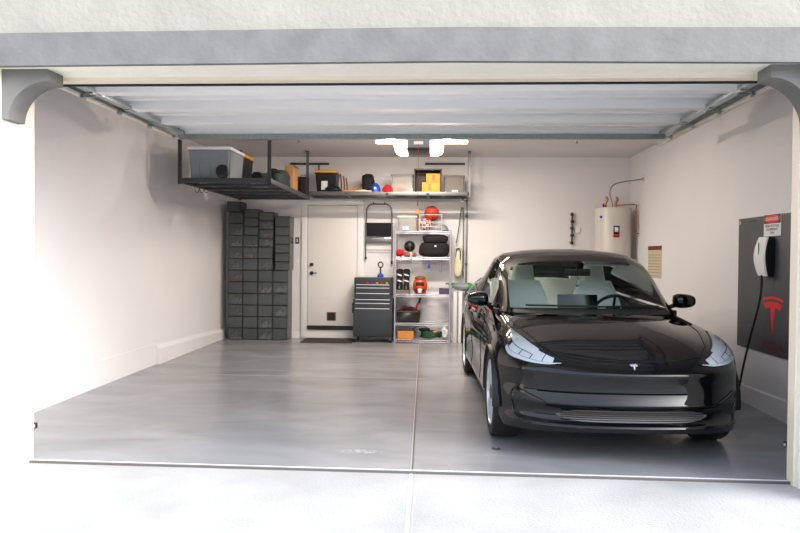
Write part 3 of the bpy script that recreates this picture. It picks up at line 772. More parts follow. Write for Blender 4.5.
for c in range(4):
    z = FZ(YS) + .004
    for r, h in enumerate(cols[c]):
        x0, x1 = cx_edges[c] + .002, cx_edges[c + 1] - .002
        y0, dep = YS, .325
        if c == 0 and r < 11: x0 += .006
        if c == 0 and r == 11: x0 -= .01; x1 -= .03; y0 -= .03
        if c == 1 and r > 8: x0 += .01; x1 += .005
        if c == 2 and r > 7: x0 += .01; x1 += .008
        if c == 3 and r > 5: x0 += .028; x1 += .025
        if h == lo: dep = .30
        w = x1 - x0
        t = thing('shoe_box', f'dark grey drop-front shoe box, {ordn[r]} in the {cname[c]}', 'shoe box', ((x0 + x1) / 2, y0, z), 'stacked shoe boxes')
        th = .004; zt = z + h - .003
        b = MB().bb((x0, y0 + .008, z), (x1, y0 + dep, z + th)).bb((x0, y0 + .008, z + th), (x0 + th, y0 + dep, zt - th)).bb((x1 - th, y0 + .008, z + th), (x1, y0 + dep, zt - th)).bb((x0, y0 + dep - th, z + th), (x1, y0 + dep, zt - th))
        b.bb((x0, y0 + .008, zt - th), (x1, y0 + dep, zt))
        obj('shell', b, 'boxshell', t)
        fw = .007
        f = MB().bb((x0, y0, z), (x1, y0 + .008, z + fw)).bb((x0, y0, zt - fw), (x1, y0 + .008, zt)).bb((x0, y0, z + fw), (x0 + fw, y0 + .008, zt - fw)).bb((x1 - fw, y0, z + fw), (x1, y0 + .008, zt - fw))
        obj('frame', f, 'boxframe', t)
        d = obj('drop_front', MB().bb((x0 + fw, y0 + .002, z + fw), (x1 - fw, y0 + .004, zt - fw)), 'boxfront', t)
        obj('pull_tab', MB().bb(((x0 + x1) / 2 - .018, y0 - .003, zt - fw - .004), ((x0 + x1) / 2 + .018, y0 + .003, zt - fw + .002)), 'boxframe', d)
        if (c, r) in shoes:
            mu, ms, lab = shoes[(c, r)]
            shoe_pair((x0 + x1) / 2, y0 + .01, z + th, w, h, mu, ms, f'{lab.replace(" pair", " shoe", 1)} in the {ordu[r]} box up, {cname[c]}', 'shoes in boxes')
        z += h

# ------------------------------------------------------------------ tool chest
YT = 6.24
def TX(u, v=300): return at(u, v, Y=YT).x
def TZ(u, v): return at(u, v, Y=YT).z
x0, x1 = TX(354.3), TX(391.2); z0, z1 = TZ(372, 299.3), TZ(372, 277.8)
t = thing('tool_chest', 'charcoal drawer chest standing on the rolling tool cabinet', 'tool chest', ((x0 + x1) / 2, YT, z0))
obj('body', MB().bb((x0, YT + .004, z0), (x1, YT + .40, z1), bevel=.004), 'toolb', t)
zs_ = [TZ(372, v) for v in (299, 292.9, 287.4, 284.2)]
for k in range(3):
    d = obj('drawer', MB().bb((x0 + .02, YT - .008, zs_[k] + .004), (x1 - .02, YT + .01, zs_[k + 1] - .003), bevel=.002), 'toolb', t)
    obj('handle', MB().bb((x0 + .03, YT - .018, zs_[k + 1] - .014), (x1 - .03, YT - .006, zs_[k + 1] - .003), bevel=.003), 'drawpull', d)
obj('lid_edge', MB().bb((x0 - .004, YT - .006, zs_[3] + .004), (x1 + .004, YT + .40, z1 + .002), bevel=.006), 'toolb', t)
for k, mm in enumerate(('red', 'blue', 'orange', 'red', 'yellow')):
    x = x0 + .18 + k * .075; obj('sticker', MB().bb((x, YT - .008, zs_[3] + .012), (x + .035, YT - .005, zs_[3] + .03)), mm, t)
x0b, x1b = TX(353.3), TX(392.3); zc0, zc1 = TZ(372, 337), z0
t = thing('tool_cabinet', 'charcoal rolling tool cabinet on casters beside the white door', 'tool cabinet', ((x0b + x1b) / 2, YT, FZ(YT)))
obj('body', MB().bb((x0b, YT + .004, zc0), (x1b, YT + .42, zc1 - .001), bevel=.004), 'toolb', t)
zq = [TZ(372, v) for v in (336, 308, 302.8, 299)]
for k in range(3):
    nm = 'door' if k == 0 else 'drawer'
    d = obj(nm, MB().bb((x0b + .02, YT - .008, zq[k] + .005), (x1b - .02, YT + .01, zq[k + 1] - .003), bevel=.002), 'toolb', t)
    obj('handle', MB().bb((x0b + .03, YT - .018, zq[k + 1] - .015), (x1b - .04, YT - .006, zq[k + 1] - .004), bevel=.003), 'drawpull', d)
for sx in (x0b - .012, x1b + .012): obj('side_handle', MB().tube([(sx, YT + .06, zc1 - .06), (sx + (.0), YT + .06, zc1 - .2), (sx, YT + .06, zc1 - .22)], .012, 8), 'black', t)
for (cx, cyy) in ((x0b + .03, YT + .05), (x1b - .03, YT + .05), (x0b + .03, YT + .36), (x1b - .03, YT + .36)):
    c = obj('caster', MB().cyl((cx - .014, cyy, FZ(cyy) + .03), (cx + .014, cyy, FZ(cyy) + .03), .03, 20), 'rubber', t)
    obj('fork', MB().bb((cx - .022, cyy - .02, FZ(cyy) + .028), (cx + .022, cyy + .02, zc0 + .002), bevel=.003), 'midsteel', c)
# blue tool on top
p = at(380.5, 277, Y=YT + .12); p.z = z1 + .008
t = thing('suction_lifter', 'blue-based tool with a black ring handle on top of the tool chest', 'tool', (p.x, p.y, p.z))
obj('base', MB().lathe([(.045, 0), (.05, .01), (.045, .04), (.02, .06)], p, 20), 'blue', t)
obj('stem', MB().cyl((p.x, p.y, p.z + .055), (p.x, p.y, p.z + .15), .012), 'black', t)
c0 = Vector((p.x, p.y, p.z + .19))
obj('ring', MB().tube([c0 + Vector((math.cos(a) * .035, 0, math.sin(a) * .042)) for a in [2 * PI * k / 20 for k in range(20)]], .010, 8, closed=True), 'black', t)

# ------------------------------------------------------------------ step stool on the wall
yw = YB - .05
def WX(u): return at(u, 235, Y=yw).x
def WZ(v): return at(378, v, Y=yw).z
xl, xr = WX(365.8), WX(392.2); zt = WZ(204); r = .10
t = thing('step_stool', 'folded grey step stool with a black tread hung on the back wall', 'step stool', ((xl + xr) / 2, YB, WZ(262)))
pts = [(xl, yw, WZ(258.5)), (xl, yw, WZ(232)), (xl + .01, yw, zt - .16)]
for k in range(9):
    a = PI / 2 * k / 8; pts.append((xl + .012 + r * (1 - math.cos(a)), yw, zt - r * 1.1 + r * 1.1 * math.sin(a)))
pts2 = [(2 * ((xl + xr) / 2) - p[0], p[1], p[2]) for p in pts][::-1]; pts2[-1] = (xr, yw, WZ(262.6))
obj('frame', MB().tube(pts + pts2, .011, 10), 'midsteel', t)
obj('tread', MB().bb((xl + .015, yw - .03, WZ(236.2)), (xr - .015, yw - .005, WZ(222.8)), bevel=.012), 'blackm', t)
obj('lower_step', MB().bb((xl + .008, yw - .025, WZ(242.4)), (xr - .008, yw, WZ(238.8)), bevel=.003), 'dgreen' if False else 'midsteel', t)
obj('step_lip', MB().bb((xl + .008, yw - .03, WZ(238.8)), (xr - .008, yw, WZ(237.6)), bevel=.002), 'chrome', t)
obj('crossbar', MB().cyl((xl, yw - .0, WZ(250)), (xr, yw, WZ(250)), .005), 'midsteel', t)
for u in (366, 392): 
    obj('foot', MB().cyl((WX(u), yw, WZ(259.5 if u < 380 else 263.8)), (WX(u), yw, WZ(257 if u < 380 else 261)), .015), 'rubber', t)
    obj('pivot', MB().cyl((WX(u), yw - .02, WZ(223.5)), (WX(u), yw + .01, WZ(223.5)), .014), 'black', t)
for u in (373.5, 384.5): obj('wall_hook', MB().tube([(WX(u), YB - .002, WZ(202)), (WX(u), yw, WZ(202.5)), (WX(u), yw - .025, WZ(204.5)), (WX(u), yw - .03, WZ(202))], .006, 6), 'black', t)

# ------------------------------------------------------------------ chrome shelving unit
YH0, YH1 = 6.25, 6.62
def HX(u, v=290, y=YH0): return at(u, v, Y=y).x
def HZ(v, y=YH0): return at(422, v, Y=y).z
hx0, hx1 = HX(395), HX(450)
t = thing('wire_shelving', 'chrome wire shelving unit with four shelves against the back wall', 'shelving unit', ((hx0 + hx1) / 2, YH0, FZ(YH0)))
levels = [HZ(231.2), HZ(257.2), HZ(294.3), HZ(323.3), FZ(YH0) + .055]
for (x, y) in ((hx0, YH0), (hx1, YH0), (hx0, YH1), (hx1, YH1)):
    mb = MB().cyl((x, y, FZ(y)), (x, y, levels[0] + .03), .0125, 14)
    for k in range(28): mb.cyl((x, y, .12 + k * .06), (x, y, .123 + k * .06), .0137, 14)
    obj('post', mb, 'chromew', t)
for z in levels:
    mb = MB()
    for y in (YH0, YH1): mb.cyl((hx0, y, z - .004), (hx1, y, z - .004), .004, 8).cyl((hx0, y, z - .032), (hx1, y, z - .032), .004, 8)
    for x in (hx0, hx1): mb.cyl((x, YH0, z - .004), (x, YH1, z - .004), .004, 8).cyl((x, YH0, z - .032), (x, YH1, z - .032), .004, 8)
    n = 16
    zz = [(hx0 + (hx1 - hx0) * k / n, YH0, z - (.004 if k % 2 else .032)) for k in range(n + 1)]
    mb.tube(zz, .0028, 5)
    for k in range(1, 30): x = hx0 + (hx1 - hx0) * k / 30; mb.bb((x - .0018, YH0, z - .004), (x + .0018, YH1, z - .0005))
    for k in range(1, 4): y = YH0 + (YH1 - YH0) * k / 4; mb.bb((hx0, y - .002, z - .008), (hx1, y + .002, z - .004))
    obj('shelf', mb, 'chromew', t)
# S-hooks below the second shelf
z2 = levels[1]
for (u, mm, L, lb) in ((428.7, 'blue', .12, 'blue clip hanging from the second shelf'), (411, 'midsteel', .035, 'small steel clip hanging from the second shelf near the post')):
    x = HX(u); q = thing('hanging_clip', lb, 'clip', (x, YH0 - .01, z2 - .05 - L))
    obj('jaw', MB().bb((x - .02, YH0 - .02, z2 - .045 - L), (x + .02, YH0 - .005, z2 - .045 - L * .4), bevel=.005), mm, q)
    obj('hook', MB().tube([(x, YH0 - .012, z2 - .04 - L * .4), (x, YH0 - .012, z2 - .02), (x, YH0 - .005, z2 + .004)], .003, 6), 'black', q)
x = HX(441)
q = obj('hanging_cable', MB().tube([(x, YH0 - .008, z2 - .03), (x + .01, YH0 - .01, z2 - .14), (x + .0, YH0 - .012, z2 - .22), (x - .03, YH0 - .01, z2 - .20)], .0045, 6, smooth=5), 'midsteel')
tag(q, 'short grey cable hanging from the second shelf near the black bag', 'cable')

# top shelf things
l0 = levels[0]
def bin_open(label, x0, x1, y0, y1, z0, z1, m, rimm, name='storage_bin'):
    t = thing(name, label, 'storage bin', ((x0 + x1) / 2, (y0 + y1) / 2, z0))
    tx = (x1 - x0) * .05
    mb = MB().loft([[(x0 + tx, y0 + tx, z0), (x1 - tx, y0 + tx, z0), (x1 - tx, y1 - tx, z0), (x0 + tx, y1 - tx, z0)], [(x0, y0, z1), (x1, y0, z1), (x1, y1, z1), (x0, y1, z1)]], cap=False)
    mb.bm.faces.new([v for v in mb.bm.verts][:4])
    o = obj('body', mb, m, t); sm = o.modifiers.new('solid', 'SOLIDIFY'); sm.thickness = .004
    rim = MB().tube([(x0, y0, z1), (x1, y0, z1), (x1, y1, z1), (x0, y1, z1)], .007, 6, closed=True); obj('rim', rim, rimm, t)
    return t
b1 = bin_('plastic_drawer_bin', 'translucent white bin on the top shelf at the left', 'storage bin', HX(396.5), HX(416), YH0 + .02, YH0 + .34, l0 + .001, HZ(216), 'clear', 'cream', .02, .05)
obj('label_sheet', MB().bb((HX(402), YH0 + .014, l0 + .02), (HX(408), YH0 + .02, l0 + .07)), 'white', b1)
ball('basketball', 'upper orange-red basketball on the wire ball holder', 'ball', 431.7, 213.4, YH0 + .18, 7.3, mat('basketball_orange', (.80, .22, .10), .6, bump=.1), 'black')
# wire ball basket
bx0, bx1 = HX(419), HX(441); 
t = thing('wire_basket', 'white wire ball basket on the top shelf beside the clear bin', 'basket', ((bx0 + bx1) / 2, YH0 + .17, l0))
mb = MB()
for z in (l0 + .006, l0 + .07, l0 + .14, HZ(214.5)):
    mb.tube([(bx0, YH0 + .03, z), (bx1, YH0 + .03, z), (bx1, YH0 + .33, z), (bx0, YH0 + .33, z)], .0035, 6, closed=True)
for k in range(9):
    x = bx0 + (bx1 - bx0) * k / 8
    mb.cyl((x, YH0 + .03, l0 + .004), (x, YH0 + .03, l0 + .14), .002, 5)
for (x, y) in ((bx0, YH0 + .03), (bx1, YH0 + .03), (bx0, YH0 + .33), (bx1, YH0 + .33)): mb.cyl((x, y, l0 + .002), (x, y, HZ(214.5)), .003, 6)
obj('wires', mb, 'white', t)
ch = bpy.data.materials.new('red_white_check'); ch.use_nodes = True
nt = ch.node_tree; ck = nt.nodes.new('ShaderNodeTexChecker'); ck.inputs['Scale'].default_value = 22; ck.inputs['Color1'].default_value = (*lin((.62, .12, .14)), 1); ck.inputs['Color2'].default_value = (*lin((.85, .72, .70)), 1)
tcn = nt.nodes.new('ShaderNodeTexCoord'); nt.links.new(tcn.outputs['Object'], ck.inputs['Vector']); nt.links.new(ck.outputs[0], nt.nodes['Principled BSDF'].inputs['Base Color'])
pB = at(426, 226, Y=YH0 + .14); o = obj('patterned_ball', MB().sph((pB.x, YH0 + .14, l0 + .106), .098, (1, 1, 1), 24, 16), ch)
tag(o, 'red and white patterned ball low in the wire ball basket', 'ball')
p = at(417.8, 212, Y=YH0 + .05)
t = thing('spray_bottle', 'slim bottle with an orange cap beside the wire ball basket', 'bottle', (p.x, YH0 + .05, l0))
obj('body', MB().cyl((p.x, YH0 + .05, l0), (p.x, YH0 + .05, HZ(214, YH0 + .05)), .013), 'brown', t)
obj('cap', MB().lathe([(.012, 0), (.02, .02), (.018, .045), (.008, .07)], (p.x, YH0 + .05, HZ(214, YH0 + .05)), 14), 'orange', t)
p = at(443, 231, Y=YH0 + .15)
mb = MB().sph((p.x, YH0 + .15, l0), 1, (.09, .10, .11), 24, 14); bmesh.ops.bisect_plane(mb.bm, geom=mb.bm.verts[:] + mb.bm.edges[:] + mb.bm.faces[:], plane_co=(0, 0, l0), plane_no=(0, 0, -1), clear_outer=True)
t = thing('helmet', 'small grey helmet at the right end of the top shelf', 'helmet', (p.x, YH0 + .15, l0)); obj('shell', mb, 'grey', t)
obj('trim', MB().tube([(p.x + .092 * math.cos(a), YH0 + .15 + .102 * math.sin(a), l0 + .008) for a in [2 * PI * k / 20 for k in range(20)]], .007, 6, closed=True), 'black', t)

# second shelf
l1 = levels[1]
def glove(u, y, m, label, z, w=.12, name='boxing_glove'):
    x = HX(u); t = thing(name, label, 'glove', (x, y, z))
    obj('mitt', MB().sph((x, y, z + .06), 1, (w / 2, .09, .06), 20, 14), m, t); obj('cuff', MB().cyl((x - .02, y + .06, z + .045), (x - .03, y + .15, z + .045), .042, 16), m, t)
    obj('thumb', MB().sph((x + w * .4, y + .0, z + .055), 1, (.022, .05, .03), 12, 8), m, t)
glove(399, YH0 + .12, 'redf', 'dark red glove at the left end of the second shelf', l1)
ball('ball', 'black ball beside the dark red glove on the second shelf', 'ball', 409.6, 246.3, YH0 + .2, 5.4, 'black', 'dgrey', None)
t = thing('rolled_towel', 'rolled pinkish towel under the black ball', 'towel', (HX(409), YH0 + .18, l1))
obj('roll', MB().cyl((HX(404.5), YH0 + .06, l1 + .039), (HX(414), YH0 + .2, l1 + .037), .036, 20), pink, t)
obj('band', MB().cyl((HX(408), YH0 + .112, l1 + .037), (HX(410), YH0 + .141, l1 + .037), .0375, 20), 'cream', t)
bb_ = thing('duffel_bag', 'big black duffel bag filling the right of the second shelf', 'bag', (HX(433), YH0 + .18, l1))
zb = l1
for (u0, u1, z0, z1, nm) in ((418, 449, 0, .24, 'body'), (422, 447.5, .20, .35, 'top_flap')):
    mb = MB(); bmesh.ops.create_uvsphere(mb.bm, u_segments=28, v_segments=16, radius=1)
    xc = (HX(u0) + HX(u1)) / 2; w = HX(u1) - HX(u0)
    for v in mb.bm.verts:
        pq = v.co.copy(); q = Vector([math.copysign(abs(k) ** .6, k) for k in pq])
        kk = 1 + .05 * math.sin(6 * pq.x + u0) * math.sin(5 * pq.z)
        v.co = Vector((xc + q.x * w / 2 * kk, YH0 + .17 + q.y * .15 * kk, zb + (z0 + z1) / 2 + q.z * (z1 - z0) / 2))
    obj(nm, mb, 'blackm', bb_, ang=180)
obj('badge', MB().box((HX(435), YH0 + .012, l1 + .17), (.03, .008, .022), bevel=.003), 'white', bb_)

# third shelf
l2 = levels[2]
t = thing('flat_case', 'flat grey case under the black roller boots', 'case', (HX(402), YH0 + .12, l2))
obj('shell', MB().bb((HX(395.8), YH0 + .015, l2 + .001), (HX(409.5), YH0 + .3, l2 + .06), bevel=.004), 'taupe', t)
obj('lid_line', MB().bb((HX(395.7), YH0 + .013, l2 + .038), (HX(409.6), YH0 + .302, l2 + .042)), 'dgrey', t)
for u, sd in ((399, 'left'), (406, 'right')):
    x = HX(u); zz = l2 + .061
    t = thing('boot', f'{sd} black boot with white straps standing on the flat grey case', 'boot', (x, YH0 + .1, zz), 'black boots on the third shelf')
    def rg(yc, z, rx, ry): return [(x + rx * math.cos(2 * PI * k / 14), yc + ry * math.sin(2 * PI * k / 14), z) for k in range(14)]
    obj('shaft', MB().loft([rg(YH0 + .14, zz + .02, .045, .12), rg(YH0 + .15, zz + .07, .045, .11), rg(YH0 + .18, zz + .12, .042, .065), rg(YH0 + .19, zz + .22, .05, .065), rg(YH0 + .19, zz + .30, .053, .068), rg(YH0 + .19, zz + .32, .03, .04)]), 'black', t)
    obj('sole', MB().bb((x - .042, YH0 + .03, zz), (x + .042, YH0 + .26, zz + .024), bevel=.006), 'rubber', t)
    for zq_ in (.12, .21): obj('strap', MB().box((x, YH0 + .118, zz + zq_ + .015), (.07, .012, .02), Matrix.Rotation(.3, 3, 'Y'), .003), 'white', t)
# orange helmet
x = HX(419.8); yy = YH0 + .15
t = thing('full_face_helmet', 'orange full-face helmet with dark openings on the third shelf', 'helmet', (x, yy, l2))
mb = MB(); bmesh.ops.create_uvsphere(mb.bm, u_segments=32, v_segments=20, radius=1)
for v in mb.bm.verts:
    q = v.co.copy(); q.z = q.z if q.z > -.8 else -.8
    v.co = Vector((x + q.x * .112, yy + q.y * .13, l2 + .125 + q.z * .15 + .0))
bmesh.ops.translate(mb.bm, vec=(0, 0, -min(v.co.z for v in mb.bm.verts) + l2 + .001), verts=mb.bm.verts)
obj('shell', mb, mat('helmet_orange', (.86, .28, .10), .35), t, ang=60)
obj('crest', MB().sph((x, yy + .0, l2 + .235), 1, (.085, .11, .045), 20, 12), 'brown', t)
obj('visor_opening', MB().box((x, yy - .112, l2 + .155), (.13, .04, .06), bevel=.015), 'black', t)
for s in (-1, 1): obj('vent', MB().box((x + s * .055, yy - .108, l2 + .065), (.03, .03, .045), Matrix.Rotation(s * .3, 3, 'Y'), .008), 'black', t)
mb = MB().sph((x, yy - .115, l2 + .062), 1, (.036, .02, .03), 14, 10).box((x, yy - .118, l2 + .03), (.05, .02, .022), bevel=.006)
obj('chin_piece', mb, 'white', t)
x0, x1 = HX(439), HX(449)
t = thing('small_box', 'small dark purple box at the right end of the third shelf', 'box', ((x0 + x1) / 2, YH0 + .1, l2))
obj('carton', MB().bb((x0, YH0 + .03, l2 + .001), (x1, YH0 + .25, l2 + .075), bevel=.004), 'purple', t)
obj('lid', MB().box(((x0 + x1) / 2, YH0 + .14, l2 + .082), (x1 - x0 + .004, .225, .012), Matrix.Rotation(.05, 3, 'Y'), .003), 'purple', t)

# fourth shelf
l3 = levels[3]
b = bin_open('black open bin on the fourth shelf holding red and black gear', HX(396.5), HX(420.5), YH0 + .03, YH0 + .32, l3 + .002, HZ(312, YH0 + .03), 'black', 'dgrey', 'open_bin')
bag('tool_roll', 'red and black tool roll lying in the open black bin', 'tool roll', (HX(408), YH0 + .18, l3 + .02), (.30, .2, .22), mat('dark_maroon', (.30, .07, .08), .8, noise=.5, nscale=12), 'black', seed=12)
t = thing('hand_tool', 'black and red handled tool leaning out of the open black bin', 'tool', (HX(417), YH0 + .12, l3 + .1))
obj('shaft', MB().tube([(HX(414), YH0 + .14, l3 + .12), (HX(417), YH0 + .12, l3 + .27), (HX(419), YH0 + .1, HZ(302))], .013, 8), 'red', t)
obj('grip', MB().tube([(HX(418.7), YH0 + .1, HZ(303.5)), (HX(420.2), YH0 + .09, HZ(298.5))], .017, 8), 'black', t)

# bottom shelf
l4 = levels[4]
x0, x1 = HX(398), HX(414)
t = thing('cardboard_box', 'orange-brown cardboard box on the bottom shelf', 'box', ((x0 + x1) / 2, YH0 + .1, l4))
obj('carton', MB().bb((x0, YH0 + .02, l4), (x1, YH0 + .26, HZ(331.8)), bevel=.004), 'ocard', t)
obj('tape', MB().bb((x0 + .1, YH0 + .018, HZ(334)), (x0 + .14, YH0 + .262, HZ(331.8) + .001)), 'tan', t)
t = thing('garden_hose', 'tangled dark green hose on the bottom shelf', 'hose', (HX(431), YH0 + .15, l4))
rnd = random.Random(4); pts = []
for k in range(46):
    a = k * .95; rr_ = .10 + .05 * math.sin(k * 1.7)
    pts.append((HX(430) + math.cos(a) * (.155 + .03 * math.sin(k)), YH0 + .17 + math.sin(a) * .12, l4 + .02 + (k / 46) * .10 + .012 * math.sin(k * 2.3)))
obj('coil', MB().tube(pts, .0105, 7, smooth=4), 'dgreen', t)
obj('fitting', MB().cyl(pts[-1], (pts[-1][0] + .05, pts[-1][1] - .03, pts[-1][2] + .01), .014, 12), 'yellow', t)
bag('plastic_bag', 'crumpled white plastic bag on the bottom shelf beside the hose', 'bag', (HX(445), YH0 + .24, l4), (.10, .16, .17), 'white', None, seed=21, lump=.14)
t = thing('wire_coil', 'loose coil of pale wire above the cardboard box', 'wire', (HX(420), YH0 + .2, l4 + .1))
pts = [(HX(421) + math.cos(k * .6) * (.11 + .012 * math.sin(k * 1.3)), YH0 + .2 + .04 * math.sin(k * .9), HZ(331) + math.sin(k * .6) * .055) for k in range(38)]
obj('loops', MB().tube(pts, .004, 5, smooth=4), 'grey', t)
obj('tie', MB().cyl((HX(412.9), YH0 + .17, HZ(331)), (HX(414), YH0 + .2, HZ(331)), .014, 10), 'black', t)
bag('glove_bundle', 'small black cloth bundle on top of the green hose', 'cloth', (HX(425), YH0 + .12, l4 + .115), (.17, .12, .055), 'blackm', None, seed=31, lump=.12)

# wall rail, boards, green cord, blower
yv = YB - .03
x = at(466.3, 250, Y=yv).x
t = thing('wall_rail', 'tall grey metal rail on the back wall right of the shelving', 'rail', (x, YB, at(466, 343, Y=yv).z))
obj('upright', MB().bb((x - .013, YB - .03, at(466, 340, Y=yv).z), (x + .013, YB, at(466, 200, Y=yv).z), bevel=.002), 'midsteel', t)
for v in (217, 265, 310): obj('clip', MB().bb((x - .02, YB - .045, at(466, v, Y=yv).z), (x + .02, YB - .028, at(466, v, Y=yv).z + .03), bevel=.003), 'dgrey', t)
yb_ = 6.42
for (u0, u1, lb) in ((453.3, 457.6, 'left of two white boards standing right of the shelving'), (458.3, 462.6, 'right of two white boards standing beside the wall rail')):
    x0, x1 = at(u0, 320, Y=yb_).x, at(u1, 320, Y=yb_).x
    t = thing('white_board', lb, 'board', ((x0 + x1) / 2, yb_, FZ(yb_)), 'white boards beside the shelving')
    obj('panel', MB().bb((x0, yb_, FZ(yb_)), (x1, yb_ + .2, at(457, 291.5, Y=yb_).z), bevel=.004), 'white', t)
    obj('edge_strip', MB().bb((x1 - .012, yb_ - .004, FZ(yb_)), (x1 - .004, yb_ + .001, at(457, 291.5, Y=yb_).z)), 'grey', t)
t = thing('leaf_blower', 'green and grey leaf blower lying on top of the white boards', 'leaf blower', (at(460, 290, Y=yb_).x, yb_, at(460, 291.5, Y=yb_).z))
zz = at(457, 291.5, Y=yb_).z + .001
def bl(u, v, y=yb_ + .1): q = at(u, v, Y=y); return q
xa_, xb_ = bl(452, 288).x, bl(467.5, 288).x
ring = lambda x, z, a, b_: [(x, yb_ + .1 + a * math.cos(2 * PI * k / 16), z + b_ * math.sin(2 * PI * k / 16)) for k in range(16)]
zc_ = zz + .062
obj('motor_body', MB().loft([ring(xa_, zc_ + .02, .03, .02), ring(xa_ + .06, zc_ + .01, .06, .05), ring(xb_ - .04, zc_, .075, .062), ring(xb_, zc_, .075, .062)]), 'grey', t)
obj('motor_cap', MB().loft([ring(xb_, zc_ + .005, .08, .068), ring(xb_ + .06, zc_ + .0, .08, .066), ring(xb_ + .10, zc_ - .02, .05, .04)]), 'green', t)
obj('nozzle', MB().loft([ring(bl(445.5, 282).x, zc_ + .055, .022, .012), ring(xa_ + .02, zc_ + .05, .03, .018), ring(xa_ + .12, zc_ + .055, .02, .014)]), 'green', t)
# green cord + cream sack
yv2 = YB - .06
def V(u, v, y=yv2): return at(u, v, Y=y)
t = thing('green_cord', 'dark green cord looped over a hook right of the shelving', 'cord', V(462, 208))
obj('loop', MB().tube([V(456.3, 243), V(459, 226), V(461.2, 210), V(462.2, 207.8), V(463, 211), V(463.2, 240), V(463, 278)], .007, 7, smooth=4), 'dgreen', t)
obj('hook', MB().cyl((V(462.2, 208).x, YB, V(462, 208.5).z), (V(462.2, 208).x, YB - .08, V(462, 208.5).z), .006, 8), 'midsteel', t)
p = V(457.8, 277)
bag('cloth_sack', 'cream sack hanging beside the green cord above the white boards', 'bag', (p.x, YB - .11, p.z), (.13, .10, V(457, 246).z - p.z), 'cream', 'dgreen', seed=41, lump=.1)
# ------------------------------------------------------------------ water heater
hc = Vector((at(612.8, 240, Y=6.33).x, 6.33, 0)); hr = .262
hc.x = min(hc.x, XR - hr - .01)
ht = at(612.8, 206, Y=6.33 - hr).z - .01
t = thing('heater_stand', 'metal stand under the water heater behind the car', 'stand', (hc.x, hc.y, FZ(6.3)))
mb = MB().bb((hc.x - .26, 6.07, .46), (hc.x + .26, 6.59, .49), bevel=.004); obj('platform', mb, 'gsteel', t)
for sx in (-.23, .23):
    for sy in (-.23, .23): obj('leg', MB().bb((hc.x + sx - .02, 6.33 + sy - .02, FZ(6.33 + sy)), (hc.x + sx + .02, 6.33 + sy + .02, .46)), 'gsteel', t)
t = thing('water_heater', 'tall beige cylindrical water heater in the back right corner', 'water heater', (hc.x, hc.y, .49))
prof = [(hr * .97, .49), (hr, .50), (hr, ht - .02), (hr * .985, ht - .005), (hr * .9, ht), (.0001, ht + .004)]
obj('tank', MB().lathe(prof, (hc.x, hc.y, 0), 48), 'heater', t)
obj('bottom_ring', MB().lathe([(hr + .004, .49), (hr + .004, .53), (hr - .002, .53), (hr - .002, .49)], (hc.x, hc.y, 0), 48), 'dgrey', t)
def onheater(u, v, w, h, m, nm, dz_=0, parent=t, seg=6, lift=.002):
    # little curved plate on the tank
    for y in (6.33 - hr,):
        q = at(u, v, Y=y)
    ac = math.asin(max(-1, min(1, (q.x - hc.x) / hr))); da = w / hr
    pts = []
    for k in range(seg + 1):
        a = ac - da / 2 + da * k / seg
        pts.append([(hc.x + (hr + lift) * math.sin(a), hc.y - (hr + lift) * math.cos(a), q.z + dz_ + s * h / 2) for s in (-1, 1)])
    mb = MB().grid(pts); o = obj(nm, mb, m, parent); sm = o.modifiers.new('s', 'SOLIDIFY'); sm.thickness = .002; sm.offset = 1
    return o, ac, q
lp, a_, q_ = onheater(616.5, 231.5, .085, .17, 'black', 'rating_label')
onheater(616.5, 229.5, .05, .07, 'white', 'label_window', parent=lp, lift=.005)
onheater(616.5, 235.5, .065, .035, 'redp', 'label_stripe', parent=lp, lift=.005)
onheater(602.8, 216.6, .075, .075, 'white', 'round_badge')
onheater(602.8, 216.6, .05, .035, 'blue', 'badge_mark', lift=.005)
# pipes
def P(u, v, y=6.33): return at(u, v, Y=y)
t2 = thing('heater_pipes', 'copper and grey pipes from the water heater to the right wall', 'pipes', (hc.x, hc.y, ht))
wp = at(644, 178, X=XR); wp2 = at(646, 233, X=XR)
c1 = Vector((hc.x - .05, 6.33, ht)); c2 = Vector((hc.x + .06, 6.33, ht))
obj('flex_conduit', MB().tube([(hc.x - .01, 6.3, ht - .01), (hc.x - .03, 6.3, ht + .1), (hc.x - .06, 6.3, ht + .22), (hc.x - .02, 6.3, ht + .33), (hc.x + .1, 6.28, ht + .38), (XR - .06, wp.y, wp.z - .02), (XR, wp.y, wp.z)], .010, 8, smooth=6), 'grey', t2)
obj('copper_pipe', MB().tube([(hc.x + .03, 6.30, ht - .01), (hc.x + .03, 6.3, ht + .035), (XR - .05, 6.2, ht + .045), (XR - .05, 6.15, ht + .035), (XR - .05, 6.13, wp2.z + .03), (XR - .05, 6.13, wp2.z), (XR, 6.13, wp2.z)], .011, 8), 'copper', t2)
for dx in (-.10, .05):
    obj('union', MB().tube([(hc.x + dx, 6.36, ht - .01), (hc.x + dx - .015, 6.36, ht + .06), (hc.x + dx + .02, 6.36, ht + .13), (hc.x + dx + .0, 6.36, ht + .17)], [.018, .02, .022, .016], 10), 'copper', t2)
obj('valve', MB().bb((hc.x - .16, 6.3, ht + .01), (hc.x - .14, 6.33, ht + .06), bevel=.004), 'black', t2)
obj('wall_flange', MB().box((XR - .006, wp.y, wp.z), (.012, .10, .10), bevel=.003).cyl((XR, 6.13, wp2.z), (XR - .01, 6.13, wp2.z), .035), 'cream', t2)
